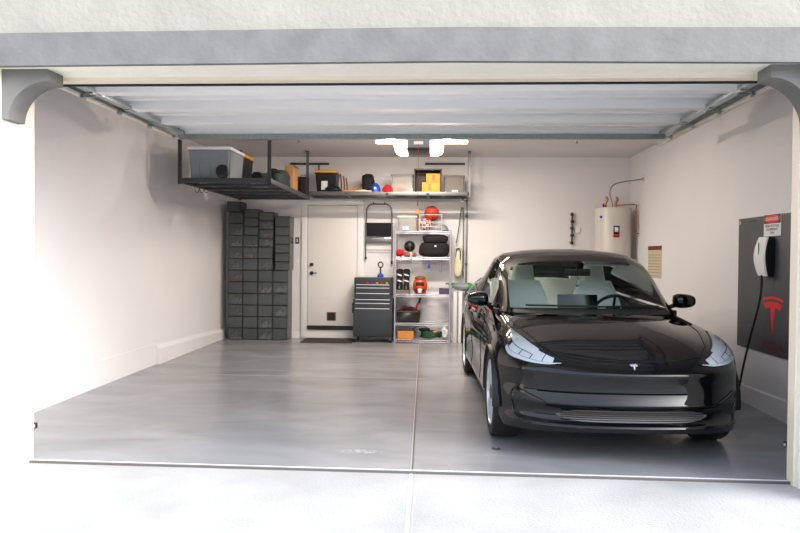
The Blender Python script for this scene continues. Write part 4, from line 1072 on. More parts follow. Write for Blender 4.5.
# black valve stack on back wall
x = at(572, 230, Y=YB - .04).x; z0, z1 = at(572, 244.5, Y=YB - .04).z, at(572, 212.5, Y=YB - .04).z
t = thing('valve_stack', 'black vertical valve and pipe stack on the back wall left of the water heater', 'valve', (x, YB, z0))
mb = MB().cyl((x, YB - .04, z0), (x, YB - .04, z1), .012)
for k, f in enumerate((.05, .28, .5, .72, .93)):
    z = z0 + (z1 - z0) * f; mb.cyl((x, YB - .04, z - .02), (x, YB - .04, z + .02), .024); mb.cyl((x, YB - .04, z), (x + (.03 if k % 2 else -.03), YB - .06, z + .01), .01)
obj('pipe', mb, 'black', t)
obj('wall_clamp', MB().bb((x - .015, YB - .04, (z0 + z1) / 2 - .01), (x + .015, YB, (z0 + z1) / 2 + .01)).bb((x - .01, YB - .04, z1 - .06), (x + .01, YB, z1 - .045)), 'midsteel', t)
q = at(577.3, 230, Y=YB)
obj('outlet_box', MB().box((q.x, YB - .012, q.z), (.075, .024, .09), bevel=.003), 'trim', t)
# notice on right wall
pa_, pb_ = at(648.5, 247, X=XR), at(661.5, 278, X=XR)
zlo = at(655, 278, X=XR).z; zhi = at(655, 246, X=XR).z
t = thing('wall_notice', 'beige printed notice with a red heading on the right wall', 'notice', (XR, (pa_.y + pb_.y) / 2, zlo))
obj('sheet', MB().bb((XR - .004, pb_.y, zlo), (XR - .001, pa_.y, zhi)), 'paper', t)
obj('heading', MB().bb((XR - .006, pb_.y, zhi - .055), (XR - .003, pa_.y, zhi)), 'darkred', t)
mb = MB()
for k in range(8): mb.bb((XR - .0055, pb_.y + .03, zlo + .03 + k * .04), (XR - .0038, pa_.y - .03, zlo + .036 + k * .04))
obj('ruled_lines', mb, 'taupe', t)

# ------------------------------------------------------------------ charger board, sign, charger
XW = XR
a = at(740.5, 221, X=XW); b = at(740.5, 346, X=XW)
c = at(789, 211, X=XW); d = at(789, 359, X=XW)
yN, yF = c.y - .12, a.y
ztop, zbot = (a.z + c.z) / 2, (b.z + d.z) / 2
t = thing('charger_board', 'charcoal board on the right wall behind the car charger', 'board', (XW, (yN + yF) / 2, zbot))
obj('panel', MB().bb((XW - .015, yN, zbot), (XW - .0005, yF, ztop), bevel=.002), 'board', t)
for (yy, z_) in ((yF - .03, ztop - .035),): obj('corner_mark', MB().bb((XW - .017, yy - .02, z_ - .02), (XW - .0155, yy + .01, z_ + .012)), 'paper', t)
xs = XW - .0165
def WY(u, v=270): return at(u, v, X=xs).y
def WZr(u, v): return at(u, v, X=xs).z
# emblem
yA, yB_ = WY(762.7, 310), WY(783.3, 310); w = abs(yA - yB_); ycen = (yA + yB_) / 2; zt_ = (WZr(773, 296.5)); zb__ = WZr(772, 335.5); h = zt_ - zb__
def em(scale_w, h, o, ux, uy, ext, m, parent, name):
    w = scale_w
    top = [(-.5 + k / 12, .93 + .07 * math.sin(PI * k / 12) - .0) for k in range(13)]
    bar_o = [(x * w, y * h) for x, y in top]
    bar_i = [(x * w * .96, (y - .065) * h) for x, y in top][::-1]
    mb = MB().prism(bar_o + bar_i, o, ux, uy, ext)
    top2 = [(-.46 + .92 * k / 12, .80 + .07 * math.sin(PI * k / 12)) for k in range(13)]
    body = [(x * w, y * h) for x, y in top2] + [(w * .36, .66 * h), (w * .17, .72 * h), (w * .12, .70 * h), (0, 0), (-w * .12, .70 * h), (-w * .17, .72 * h), (-w * .36, .66 * h)]
    mb.prism(body, o, ux, uy, ext)
    return obj(name, mb, m, parent)
em(w, h, (xs + .001, ycen, zb__), (0, -1, 0), (0, 0, 1), (-.002, 0, 0), 'redp', t, 'emblem')
tw = abs(WY(761, 346) - WY(783.5, 346))
text('lettering', 'TESLA', 'darkred', t, (xs - .001, (WY(761, 346) + WY(783.5, 346)) / 2, WZr(772, 346.5)), .10, (PI / 2, 0, -PI / 2), width=tw)
text('small_print', 'WALL CONNECTOR', 'taupe', t, (xs - .001, WY(752, 221), WZr(752, 221.5)), .022, (PI / 2, 0, -PI / 2))
# DANGER sign
y0_, y1_ = WY(781.3, 225), WY(764.2, 225); z0_, z1_ = WZr(773, 236), WZr(773, 213.5)
sg = thing('danger_sign', 'red and white danger sign at the top of the charcoal board', 'sign', (xs, (y0_ + y1_) / 2, z0_))
obj('plate', MB().bb((xs - .003, y0_, z0_), (xs, y1_, z1_), bevel=.001), 'white', sg)
hh_ = z1_ - z0_; ym = (y0_ + y1_) / 2; ww = abs(y1_ - y0_)
obj('black_band', MB().bb((xs - .0042, y0_ + .006, z1_ - hh_ * .44), (xs - .002, y1_ - .006, z1_ - .008)), 'black', sg)
mb = MB().prism([(math.cos(2 * PI * k / 36) * ww * .45, math.sin(2 * PI * k / 36) * hh_ * .185) for k in range(36)], (xs - .004, ym, z1_ - hh_ * .235), (0, 1, 0), (0, 0, 1), (-.0015, 0, 0))
obj('red_oval', mb, 'redp', sg)
text('heading', 'DANGER', 'white', sg, (xs - .0065, ym, z1_ - hh_ * .24), hh_ * .22, (PI / 2, 0, -PI / 2), width=ww * .72)
for k, (s_, f) in enumerate((('HIGH VOLTAGE', .80), ('EQUIPMENT', .66), ('ON', .22))):
    text('wording', s_, 'black', sg, (xs - .004, ym, z1_ - hh_ * (.55 + k * .155)), hh_ * .15, (PI / 2, 0, -PI / 2), width=ww * f)
# wall connector
yc0, yc1 = WY(768, 255) , WY(768, 255)
yn_, yf_ = at(776, 255, X=xs).y, at(764, 255, X=xs).y
zT, zB = at(766, 236.5, X=xs - .1).z, at(766, 276.5, X=xs - .1).z
t = thing('car_charger', 'white-faced wall charger with black sides on the charcoal board', 'charger', (xs, (yn_ + yf_) / 2, zB))
yk0, yk1 = yn_, yf_ - .02
def prof_x(f, base): return base + .055 * math.sin(PI * min(1, max(0, (f * .9 + .12))))
rings = []
for k in range(15):
    f = k / 14; z = zB + (zT - zB) * f; dd_ = .045 + .045 * math.sin(PI * (f * .85 + .08)); iw = .02 * abs(2 * f - 1) ** 2
    rings.append([(xs, yk0 + iw + .012, z), (xs - dd_, yk0 + iw, z), (xs - dd_, yk1 - iw, z), (xs, yk1 - iw - .012, z)])
obj('body', MB().loft(rings), 'black', t)
rings = []
for k in range(15):
    f = k / 14; z = zB + (zT - zB) * f; dd_ = .045 + .045 * math.sin(PI * (f * .85 + .08)); iw = .02 * abs(2 * f - 1) ** 2
    rings.append([(xs - dd_, yk0 + iw + .0, z), (xs - dd_ - .012, yk0 + iw + .008, z), (xs - dd_ - .012, yk1 - iw - .008, z), (xs - dd_, yk1 - iw, z)])
obj('face_panel', MB().loft(rings), 'white', t)
obj('status_bar', MB().bb((xs - .105, (yk0 + yk1) / 2 - .004, zB + (zT - zB) * .55), (xs - .098, (yk0 + yk1) / 2 + .004, zB + (zT - zB) * .85)), 'green', t)
cb = [Vector((xs - .07, (yk0 + yk1) / 2, zB + .01))]
xcb = XW - .09
cb += [at(761, 292, X=xcb), at(757.5, 310, X=xcb), at(749.5, 340, X=xcb), at(742.5, 370, X=xcb - .02), at(736, 400, X=xcb - .05)]
e = cb[-1]; cb += [Vector((e.x, e.y + .15, .07)), Vector((e.x, e.y + .5, .036)), Vector((e.x - .02, e.y + 1.2, .042)), Vector((e.x - .05, e.y + 2.0, .05))]
obj('charging_cable', MB().tube(cb, .010, 8, smooth=5), 'rubber', t)

# floor plug near the car
p = onfloor(496, 448.7)
t = thing('floor_cap', 'small round metal floor cap in front of the car wheel', 'floor cap', (p.x, p.y, FZ(p.y)))
obj('ring', MB().lathe([(.03, 0), (.038, .0025), (.042, .0)], (p.x, p.y, FZ(p.y) + .0005), 28), 'midsteel', t)
obj('plug', MB().cyl((p.x, p.y, FZ(p.y)), (p.x, p.y, FZ(p.y) + .004), .016, 20), 'jointd', t)
# photo-eye sensors on jambs
for sx, x_, lb in ((1, OL, 'small dark door sensor low on the left jamb'), (-1, OR_, 'small dark door sensor low on the right jamb')):
    t = thing('door_sensor', lb, 'sensor', (x_, .05, .20), 'door sensors')
    obj('bracket', MB().bb((x_ - .02, .03, .205), (x_ + sx * .008, .034, .225)), 'gsteel', t)
    obj('eye', MB().bb((x_ - sx * .01, .035, .195), (x_ + sx * .010, .06, .232), bevel=.003), 'black', t)
# ------------------------------------------------------------------ car
CARX, CARY, CARZR = 1.262, .15, 0.040
car = thing('car', 'black electric sedan with white seats parked nose out on the right', 'car', (CARX, CARY, FZ(CARY)), None, CARZR)
car.rotation_euler = (SL, 0, CARZR); car.scale = (.958, .975, .995)
def lerp(a, b, t): return a + (b - a) * t
def mixrow(A, B, t): return [(lerp(a[0], b[0], t), lerp(a[1], b[1], t)) for a, b in zip(A, B)]
FC = [(.695, .17), (.655, .055), (.607, .0), (.53, .035), (.46, .03), (.405, .0), (.365, .05), (.30, .055), (.272, -.012), (.228, .02)]
FK = [(.765, .10), (.705, .035), (.62, .0), (.53, .02), (.46, .015), (.405, .0), (.36, .02), (.30, .02), (.262, -.004), (.195, .012)]
plan = [(0, 0, 0), (.27, .015, 6), (.50, .060, 16), (.69, .165, 36), (.83, .320, 60)]
side = [  # y, halfwidth, rows (z, inset)
    (.50, .898, [(.815, .12), (.75, .05), (.65, .008), (.56, 0), (.48, 0), (.40, 0), (.34, 0), (.28, .005), (.23, .01), (.18, .03)]),
    (.84, .922, [(.858, .14), (.80, .055), (.71, .008), (.62, 0), (.52, 0), (.42, 0), (.34, 0), (.28, .005), (.23, .01), (.18, .03)]),
    (1.22, .922, [(.882, .14), (.83, .06), (.73, .02), (.62, .004), (.52, .01), (.42, .015), (.34, .012), (.28, .01), (.23, .02), (.18, .05)]),
    (1.70, .918, [(.925, .11), (.86, .06), (.75, .022), (.65, .004), (.54, .012), (.43, .03), (.34, .022), (.28, .012), (.23, .02), (.17, .06)]),
    (2.30, .922, [(.945, .10), (.875, .055), (.77, .02), (.66, .002), (.54, .012), (.43, .034), (.34, .024), (.28, .012), (.23, .02), (.17, .06)]),
    (2.90, .924, [(.962, .10), (.89, .055), (.79, .018), (.68, 0), (.55, .010), (.43, .03), (.34, .022), (.28, .012), (.23, .02), (.17, .06)]),
    (3.35, .924, [(.985, .12), (.91, .055), (.81, .014), (.70, 0), (.57, .004), (.44, .01), (.34, .01), (.28, .008), (.23, .015), (.17, .05)]),
    (3.72, .924, [(1.01, .16), (.93, .07), (.83, .016), (.71, 0), (.58, 0), (.45, 0), (.34, 0), (.28, .005), (.23, .01), (.18, .03)]),
    (4.10, .905, [(1.05, .19), (.96, .08), (.85, .02), (.72, 0), (.58, 0), (.45, 0), (.34, .0), (.28, .01), (.24, .02), (.20, .05)]),
    (4.40, .86, [(1.085, .20), (.99, .07), (.87, .02), (.73, 0), (.58, 0), (.45, 0), (.35, .01), (.30, .02), (.26, .03), (.24, .06)]),
]
RCn = [(1.10, .10), (1.0, .05), (.88, .02), (.74, .03), (.60, .0), (.46, .0), (.38, .01), (.32, .04), (.28, .07), (.26, .12)]
rplan = [(.74, 4.57, 135), (.52, 4.65, 160), (.27, 4.685, 172), (0, 4.694, 180)]
NK = 10
def colpts(x, y, ang, rows):
    a = math.radians(ang); ix, iy = -math.sin(a), math.cos(a)
    return [Vector((x + ix * d, y + iy * d, z)) for z, d in rows]
perim = []
for j, (x, y, a) in enumerate(plan): perim.append(colpts(x, y, a, mixrow(FC, FK, (j / 4) ** 1.6)))
for (y, hw, rows) in side: perim.append(colpts(hw, y, 90, rows))
for (x, y, a) in rplan: perim.append(colpts(x, y, a, RCn))
nS = len(side)
fr = [0, .33, .62, .86, 1]
zc = {.50: .808, .84: .872, 1.22: .918, 1.70: .88, 2.30: .88, 2.90: .90, 3.35: .93, 3.72: .97, 4.10: 1.07, 4.40: 1.105}
yc = {.50: .47, .84: .80, 1.22: 1.16, 1.70: 1.66, 2.30: 2.30, 2.90: 2.9, 3.35: 3.35, 3.72: 3.74, 4.10: 4.13, 4.40: 4.43}
bm = bmesh.new()
vp = {}
def gv(key, co):
    if key not in vp: vp[key] = bm.verts.new(co)
    return vp[key]
NP = len(perim)
PV = [[bm.verts.new(perim[c][k]) for k in range(NK)] for c in range(NP)]
for c in range(NP - 1):
    for k in range(NK - 1):
        bm.faces.new((PV[c][k], PV[c][k + 1], PV[c + 1][k + 1], PV[c + 1][k]))
TV = [[PV[j][0] for j in range(5)]]
for i, (y, hw, rows) in enumerate(side):
    crest = perim[5 + i][0]; row = []
    for j in range(4):
        f = fr[j]; z = lerp(zc[y], crest.z, f ** 2.2)
        if y < 1.5: z += .006 * math.sin(PI * min(1, f / .86)) - (.012 if j == 3 else 0)
        row.append(bm.verts.new((crest.x * f, lerp(yc[y], y, f ** 2), z)))
    row.append(PV[5 + i][0]); TV.append(row)
# rear row: centre..corner = last perim reversed
rear = [PV[NP - 1][0], PV[NP - 2][0], PV[NP - 3][0], PV[NP - 4][0]]
for i in range(nS):
    for j in range(4):
        if 3 <= i - 0 <= 6 and j < 3 and False: continue
        bm.faces.new((TV[i][j], TV[i][j + 1], TV[i + 1][j + 1], TV[i + 1][j]))
bm.faces.new((TV[nS][0], TV[nS][1], rear[1], rear[0])); bm.faces.new((TV[nS][1], TV[nS][2], rear[2], rear[1]))
bm.faces.new((TV[nS][2], TV[nS][3], rear[3], rear[2])); bm.faces.new((TV[nS][3], TV[nS][4], rear[3]))
# mirror
geom = bm.verts[:] + bm.edges[:] + bm.faces[:]
r_ = bmesh.ops.duplicate(bm, geom=geom)
for v in [g for g in r_['geom'] if isinstance(g, bmesh.types.BMVert)]: v.co.x = -v.co.x
bmesh.ops.reverse_faces(bm, faces=[g for g in r_['geom'] if isinstance(g, bmesh.types.BMFace)])
bmesh.ops.remove_doubles(bm, verts=bm.verts, dist=.0005)
bmesh.ops.recalc_face_normals(bm, faces=bm.faces)
cl = bm.edges.layers.float.new('crease_edge')
def evalsub(bm, levels):
    me = bpy.data.meshes.new('tmp'); bm.to_mesh(me); o = bpy.data.objects.new('tmp', me); col.objects.link(o)
    s = o.modifiers.new('s', 'SUBSURF'); s.levels = levels; s.render_levels = levels; s.boundary_smooth = 'PRESERVE_CORNERS'
    dg = bpy.context.evaluated_depsgraph_get(); dg.update()
    b2 = bmesh.new(); b2.from_mesh(o.evaluated_get(dg).to_mesh()); bpy.data.objects.remove(o); bpy.data.meshes.remove(me)
    return b2
# light creases on the crest line and the bumper edges
def creased(e):
    a, b = e.verts
    for c in range(NP - 1):
        pass
    return 0
for c in range(NP - 1):
    for k, val in ((2, .45), (5, .5), (8, .5)):
        if c < 4:
            for s in (1, -1):
                A = perim[c][k]; B = perim[c + 1][k]
                for e in bm.edges:
                    m_ = (e.verts[0].co + e.verts[1].co) / 2
                    if abs(m_.x - s * (A.x + B.x) / 2) < .002 and abs(m_.y - (A.y + B.y) / 2) < .002 and abs(m_.z - (A.z + B.z) / 2) < .002: e[cl] = val
body = evalsub(bm, 3)
if sum(f.normal.z for f in body.faces if f.calc_center_median().z > .8) < 0: bmesh.ops.reverse_faces(body, faces=body.faces)
body.faces.ensure_lookup_table()
full = BVHTree.FromBMesh(body)
def proj(p, d, off=.003):
    d = Vector(d).normalized(); p = Vector(p)
    h = full.ray_cast(p - d * 1.2, d)
    if h[0] is None:
        h = full.find_nearest(p)
    n = h[1]
    if n.dot(d) > 0: n = -n
    return h[0] + n * off
# remove cabin opening, wheel openings
WR = .362; AX = (.841, 3.716); WZc = .338
kill = [f for f in body.faces if (lambda c: 1.42 < c.y < 3.95 and abs(c.x) < .72 and c.z > .8)(f.calc_center_median())]
bmesh.ops.delete(body, geom=kill, context='FACES')
kill = []
for f in body.faces:
    c = f.calc_center_median()
    if abs(c.x) > .55:
        for ay in AX:
            if math.hypot(c.y - ay, c.z - WZc) < WR and c.z < .78: kill.append(f)
bmesh.ops.delete(body, geom=kill, context='FACES')
for v in body.verts:
    if v.is_boundary and abs(v.co.x) > .55 and v.co.z < .78:
        for ay in AX:
            d = Vector((0, v.co.y - ay, v.co.z - WZc))
            if d.length < WR + .05 and d.length > WR - .06:
                d.normalize(); v.co.y = ay + d.y * WR; v.co.z = WZc + d.z * WR
me = bpy.data.meshes.new('body_shell'); body.to_mesh(me); me.materials.append(M['paint']); me.shade_smooth()
o = bpy.data.objects.new('body_shell', me); col.objects.link(o); o.parent = car
shell = o
def part(name, mb, m, parent=car, **k): return obj(name, mb, m, parent, local=True, **k)

# arches, liners, underbody
for sx in (1, -1):
    for ay in AX:
        rings = []
        for k in range(25):
            a = -.12 + (PI + .24) * k / 24
            rings.append([(sx * x, ay + math.cos(a) * r, WZc + math.sin(a) * r) for x, r in ((.925, WR - .004), (.90, WR - .012), (.58, WR + .0), (.58, WR + .01), (.88, WR + .006))])
        part('wheel_arch', MB().loft([[Vector(p) for p in r] for r in rings]), 'matt')
mb = MB(); mb.bb((-.56, .5, .22), (.56, 4.45, .26)).bb((-.86, 1.25, .17), (.86, 3.30, .23)); part('underbody', mb, 'matt')
part('inner_panel', MB().bb((-.57, .25, .26), (.57, .45, .6)).bb((-.57, .45, .24), (.57, 1.2, .72)).bb((-.57, 3.3, .24), (.57, 4.4, .8)), 'matt')

# wheels: tyre > tread wall, alloy rim, hub
def wheel(sx, ay):
    cx = sx * .795; q = 'front' if ay < 2 else 'rear'
    mb = MB(); prof = [(.245, -.105), (.29, -.116), (.322, -.108), (.333, -.085), (.334, 0), (.333, .085), (.322, .108), (.29, .116), (.245, .105), (.245, -.105)]
    tyre = part('tyre', MB().lathe(prof, (cx, ay, .334), 56, 'X', cap=False), 'rubber')
    xo = cx + sx * .098
    rim = part('rim', MB().lathe([(.232, -.1 * sx), (.247, -.1 * sx), (.247, .09 * sx), (.247, .108 * sx), (.238, .108 * sx), (.232, .09 * sx), (.232, -.1 * sx)], (cx, ay, .334), 48, 'X', cap=False), 'rim')
    for k in range(10):
        a = 2 * PI * k / 10
        e1 = Vector((0, math.cos(a), math.sin(a))); e2 = Vector((0, -math.sin(a), math.cos(a)))
        c0 = Vector((xo - sx * .02, ay, .334)); c1 = Vector((xo - sx * .006, ay, .334))
        mb = MB().loft([[c0 + e1 * .05 + e2 * .022, c0 + e1 * .05 - e2 * .022, c0 + e1 * .05 - e2 * .022 + Vector((sx * .02, 0, 0)), c0 + e1 * .05 + e2 * .022 + Vector((sx * .02, 0, 0))],
                        [c1 + e1 * .24 + e2 * .03, c1 + e1 * .24 - e2 * .012, c1 + e1 * .24 - e2 * .012 + Vector((sx * .012, 0, 0)), c1 + e1 * .24 + e2 * .03 + Vector((sx * .012, 0, 0))]])
        obj('spoke', mb, 'rim', rim, local=True)
    obj('hub_cap', MB().lathe([(.06, xo - sx * .02 - cx), (.062, xo + sx * .002 - cx), (.03, xo + sx * .01 - cx), (.0005, xo + sx * .011 - cx)], (cx, ay, .334), 24, 'X'), 'dgrey', rim, local=True)
    part('brake_disc', MB().cyl((cx - sx * .02, ay, .334), (cx + sx * .01, ay, .334), .17, 32), 'midsteel')
for sx in (1, -1):
    for ay in AX: wheel(sx, ay)

# greenhouse
G = [  # centre, mid, glass edge, pillar, belt
    [(0, 1.13, .925), (.40, 1.18, .920), (.685, 1.32, .912), (.75, 1.40, .912), (.80, 1.48, .905)],
    [(0, 1.50, 1.150), (.40, 1.535, 1.142), (.668, 1.64, 1.108), (.73, 1.69, 1.095), (.815, 1.72, .925)],
    [(0, 1.86, 1.340), (.38, 1.885, 1.333), (.635, 1.96, 1.300), (.70, 2.0, 1.280), (.83, 2.03, .935)],
    [(0, 1.98, 1.390), (.38, 2.0, 1.382), (.620, 2.06, 1.345), (.685, 2.10, 1.315), (.833, 2.12, .938)],
    [(0, 2.35, 1.455), (.37, 2.35, 1.445), (.605, 2.38, 1.405), (.668, 2.40, 1.365), (.838, 2.42, .945)],
    [(0, 2.90, 1.450), (.36, 2.90, 1.440), (.595, 2.92, 1.395), (.655, 2.93, 1.355), (.838, 2.94, .96)],
    [(0, 3.45, 1.365), (.33, 3.45, 1.355), (.56, 3.46, 1.31), (.62, 3.47, 1.27), (.815, 3.48, .985)],
    [(0, 3.95, 1.215), (.30, 3.95, 1.205), (.52, 3.97, 1.17), (.60, 3.98, 1.13), (.76, 3.98, 1.03)],
    [(0, 4.28, 1.105), (.30, 4.27, 1.10), (.50, 4.22, 1.085), (.60, 4.20, 1.07), (.70, 4.18, 1.055)],
]
gb = bmesh.new(); rows = []
for i, r in enumerate(G):
    R_ = [gb.verts.new((-x, y, z)) for x, y, z in r[::-1][:-1]] + [gb.verts.new(p) for p in r]
    rows.append(R_)
gl = gb.edges.layers.float.new('crease_edge')
MI = {}
for i in range(len(G) - 1):
    for j in range(8):
        f = gb.faces.new((rows[i][j], rows[i][j + 1], rows[i + 1][j + 1], rows[i + 1][j]))
        jj = min(j, 7 - j)     # 0 = side glass, 1 = pillar, 2,3 = centre
        if jj == 0: f.material_index = 3 if i > 0 else 1
        elif jj == 1: f.material_index = 1
        else: f.material_index = 0 if i < 2 else (1 if i == 2 else (4 if i < 6 else 5))
        if i == 7 and jj == 0: f.material_index = 1
for e in gb.edges:
    ms = {f.material_index for f in e.link_faces}
    if len(ms) > 1: e[gl] = .55
bmesh.ops.recalc_face_normals(gb, faces=gb.faces)
gs = evalsub(gb, 3)
if sum(f.normal.z for f in gs.faces) < 0: bmesh.ops.reverse_faces(gs, faces=gs.faces)
gbvh = BVHTree.FromBMesh(gs)
for idx, nm, mm in ((0, 'windscreen', 'glass'), (1, 'roof_frame', 'paint'), (3, 'side_window', 'sglass'), (4, 'roof_glass', 'rglass'), (5, 'rear_window', 'sglass')):
    b2 = gs.copy(); bmesh.ops.delete(b2, geom=[f for f in b2.faces if f.material_index != idx], context='FACES')
    if nm == 'side_window':
        for s in (1, -1):
            b3 = b2.copy(); bmesh.ops.delete(b3, geom=[f for f in b3.faces if f.calc_center_median().x * s < 0], context='FACES')
            for f in b3.faces: f.material_index = 0
            me = bpy.data.meshes.new(nm); b3.to_mesh(me); me.materials.append(M[mm]); me.shade_smooth(); q = bpy.data.objects.new(nm, me); col.objects.link(q); q.parent = car; b3.free()
        b2.free(); continue
    for f in b2.faces: f.material_index = 0
    me = bpy.data.meshes.new(nm); b2.to_mesh(me); b2.free(); me.materials.append(M[mm]); me.shade_smooth()
    q = bpy.data.objects.new(nm, me); col.objects.link(q); q.parent = car
def gproj(x, z, off=.004):
    h = gbvh.ray_cast(Vector((x, .5, z)), Vector((0, 1, 0)))
    return h[0] + Vector((0, -.7, .7)) * off if h[0] else None
# black ceramic border at glass foot and B-pillars / window trims
def gl_side(sx, y, z, off=.004):
    h = gbvh.ray_cast(Vector((sx * 1.3, y, z)), Vector((-sx, 0, 0))); return h[0] + Vector((sx * off, 0, 0))
for sx in (1, -1):
    mb = MB()
    rr_ = []
    for k in range(12):
        z = .955 + (1.315 - .955) * k / 11
        rr_.append([gl_side(sx, 2.62 + dy - (z - .95) * .10, z) for dy in (-.05, .05)])
    mb.grid(rr_); part('centre_pillar', mb, 'matt')
    pts = [gl_side(sx, y, lerp(.942, 1.035, (y - 1.6) / 2.35), .006) for y in [1.62 + k * .14 for k in range(17)]]
    part('window_trim', MB().tube(pts, .007, 6), 'matt')
    pts = [gproj(sx * lerp(.66, .575, k / 10), lerp(.96, 1.27, k / 10)) for k in range(11)]
# cowl and wipers
rr_ = []
for k in range(21):
    x = -.66 + 1.32 * k / 20; yb2 = 1.095 + .19 * (abs(x) / .66) ** 2
    rr_.append([(x, yb2 - .02, .922 - .012 * abs(x)), (x, yb2 + .05, .945 - .012 * abs(x))])
part('cowl', MB().grid(rr_), 'matt')
for x0_, x1_ in ((-.55, .05), (.02, .60)):
    pts = [gproj(lerp(x0_, x1_, k / 8), .962 + .004 * math.sin(PI * k / 8), .012) for k in range(9)]
    part('wiper', MB().tube([p for p in pts if p], .008, 6), 'matt')

# hood shut lines
def pl(pts, d, n=10, off=.0012):
    out = []
    for i in range(len(pts) - 1):
        for k in range(n):
            a, b = Vector(pts[i]), Vector(pts[i + 1]); out.append(proj(a + (b - a) * k / n, d, off))
    out.append(proj(pts[-1], d, off)); return out
for sx in (1, -1):
    part('hood_gap', MB().tube(pl([(sx * .50, .20, .7), (sx * .60, .36, .8), (sx * .68, .7, .85), (sx * .72, 1.1, .9), (sx * .73, 1.35, .9)], (0, 0, -1)), .0035, 5), 'gap')
part('hood_gap', MB().tube(pl([(-.50, .20, .7), (-.3, .145, .7), (0, .125, .7), (.3, .145, .7), (.50, .20, .7)], (0, .35, -1)), .0035, 5), 'gap')

# headlights
def cr(pts, t):
    s = t * (len(pts) - 1); i = min(int(s), len(pts) - 2); u = s - i
    P_ = [Vector(p) for p in pts]; p1, p2 = P_[i], P_[i + 1]; p0 = P_[i - 1] if i else p1 * 2 - p2; p3 = P_[i + 2] if i + 2 < len(P_) else p2 * 2 - p1
    return .5 * ((2 * p1) + (p2 - p0) * u + (2 * p0 - 5 * p1 + 4 * p2 - p3) * u * u + (3 * p1 - p0 - 3 * p2 + p3) * u ** 3)
HU = [(.475, .11, .690), (.57, .17, .735), (.655, .28, .785), (.72, .44, .83), (.775, .66, .862)]
HL = [(.475, .10, .678), (.60, .14, .660), (.74, .25, .668), (.845, .40, .72), (.79, .68, .855)]
def patch(s0, s1, t0, t1, sx, off, n=22, mth=8):
    rws = []
    for i in range(n + 1):
        s = lerp(s0, s1, i / n); a, b = cr(HU, s), cr(HL, s); rw = []
        for j in range(mth + 1):
            t = lerp(t0, t1, j / mth); p = a.lerp(b, t); p.x *= sx
            rw.append(proj(p, (-.35 * sx, .8, -.42), off))
        rws.append(rw)
    return MB().grid(rws)
for sx in (1, -1):
    hl = part('headlight', patch(0, 1, 0, 1, sx, .0015), 'lampdark', recalc=False)
    obj('drl_strip', patch(.04, .80, .80, .97, sx, .004), 'reflector', hl, local=True)
    obj('upper_reflector', patch(.42, .97, .04, .50, sx, .004), 'reflector', hl, local=True)
    for a_, b_ in ((.16, .295), (.305, .435), (.445, .575), (.585, .76)):
        obj('projector', patch(a_, b_, .14 if a_ < .4 else .53, .785, sx, .004, 8, 6), 'reflector', hl, local=True)
    obj('lens', patch(0, 1, 0, 1, sx, .008), 'lens', hl, local=True)
    part('headlight_gap', MB().tube([proj((cr(HU, k / 20).x * sx, *cr(HU, k / 20)[1:]), (-.35 * sx, .8, -.42), .003) for k in range(21)], .004, 5), 'gap')

# lower intake and side curtains
def fpatch(xs_, ztop, zbot, off, m, name, n=30, mth=5, ex=2.2):
    rws = []
    for i in range(n + 1):
        x = lerp(xs_[0], xs_[1], i / n); rw = []
        f = abs(x) / max(abs(xs_[0]), abs(xs_[1])); k_ = max(0.12, (1 - f ** 9)); zm = (ztop + zbot) / 2
        for j in range(mth + 1):
            z = lerp(zm + (ztop - zm) * k_, zm + (zbot - zm) * k_, j / mth)
            rw.append(proj((x, 0, z), (0, 1, 0), off))
        rws.append(rw)
    return part(name, MB().grid(rws), m)
gr = fpatch((-.52, .52), .372, .292, .003, 'intake', 'lower_grille')
for k in range(5):
    z = .303 + k * .0145
    obj('grille_bar', MB().tube([proj((lerp(-.49, .49, i / 24), 0, z), (0, 1, 0), .006) for i in range(25)], .0032, 5), 'matt', gr, local=True)
part('lip_spoiler', MB().tube([proj((lerp(-.72, .72, i / 40), 0, .262 - .01 * abs(lerp(-1, 1, i / 40)) ** 2), (0, 1, 0), -.002) for i in range(41)], .010, 8), 'paint')
for sx in (1, -1):
    O_ = [(.60, .40), (.70, .425), (.80, .45), (.845, .46)]; I_ = [(.60, .385), (.70, .34), (.80, .31), (.845, .30)]
    rws = []
    for i in range(13):
        t = i / 12; a = cr([(x, 0, z) for x, z in O_], t); b = cr([(x, 0, z) for x, z in I_], t)
        rws.append([proj((sx * lerp(a.x, b.x, j / 5), .1, lerp(a.z, b.z, j / 5)), (-.3 * sx, .95, 0), .003) for j in range(6)])
    sc2 = part('side_intake', MB().grid(rws), 'matt')
    obj('blade', MB().tube([proj((sx * x, .1, z), (-.3 * sx, .95, 0), .006) for x, z in ((.60, .412), (.68, .436), (.76, .458), (.83, .472), (.868, .45), (.872, .38), (.85, .30), (.80, .268), (.70, .258))], .004, 6, smooth=4), 'paint', sc2, local=True)
# nose badge and charge of trim
pb0 = proj((0, 0, .675), (0, .8, -.3), .002)
n_ = Vector((0, -.75, .66)).normalized()
em(.055, .06, pb0 - Vector((0, .66, .75)) * .03, (1, 0, 0), (0, .66, .75), n_ * .003, 'chrome', None, 'emblem').parent = car
# door lines
for sx in (1, -1):
    for yy in (1.62, 2.63, 3.45):
        pts = [proj((sx * .9, yy + (.12 if yy == 1.62 and z < .5 else 0), z), (-sx, 0, 0), .001) for z in [.25 + k * .055 for k in range(12)]]
        part('door_gap', MB().tube(pts, .003, 5), 'gap')
    for yy in (1.9, 2.9):
        p = proj((sx * .9, yy + .25, .80), (-sx, 0, 0), .004)
        part('door_handle', MB().box(p, (.012, .22, .03), bevel=.005), 'paint')
    part('side_marker', MB().box(proj((sx * .9, 1.42, .70), (-sx, 0, 0), .003), (.008, .05, .03), bevel=.003), 'black')
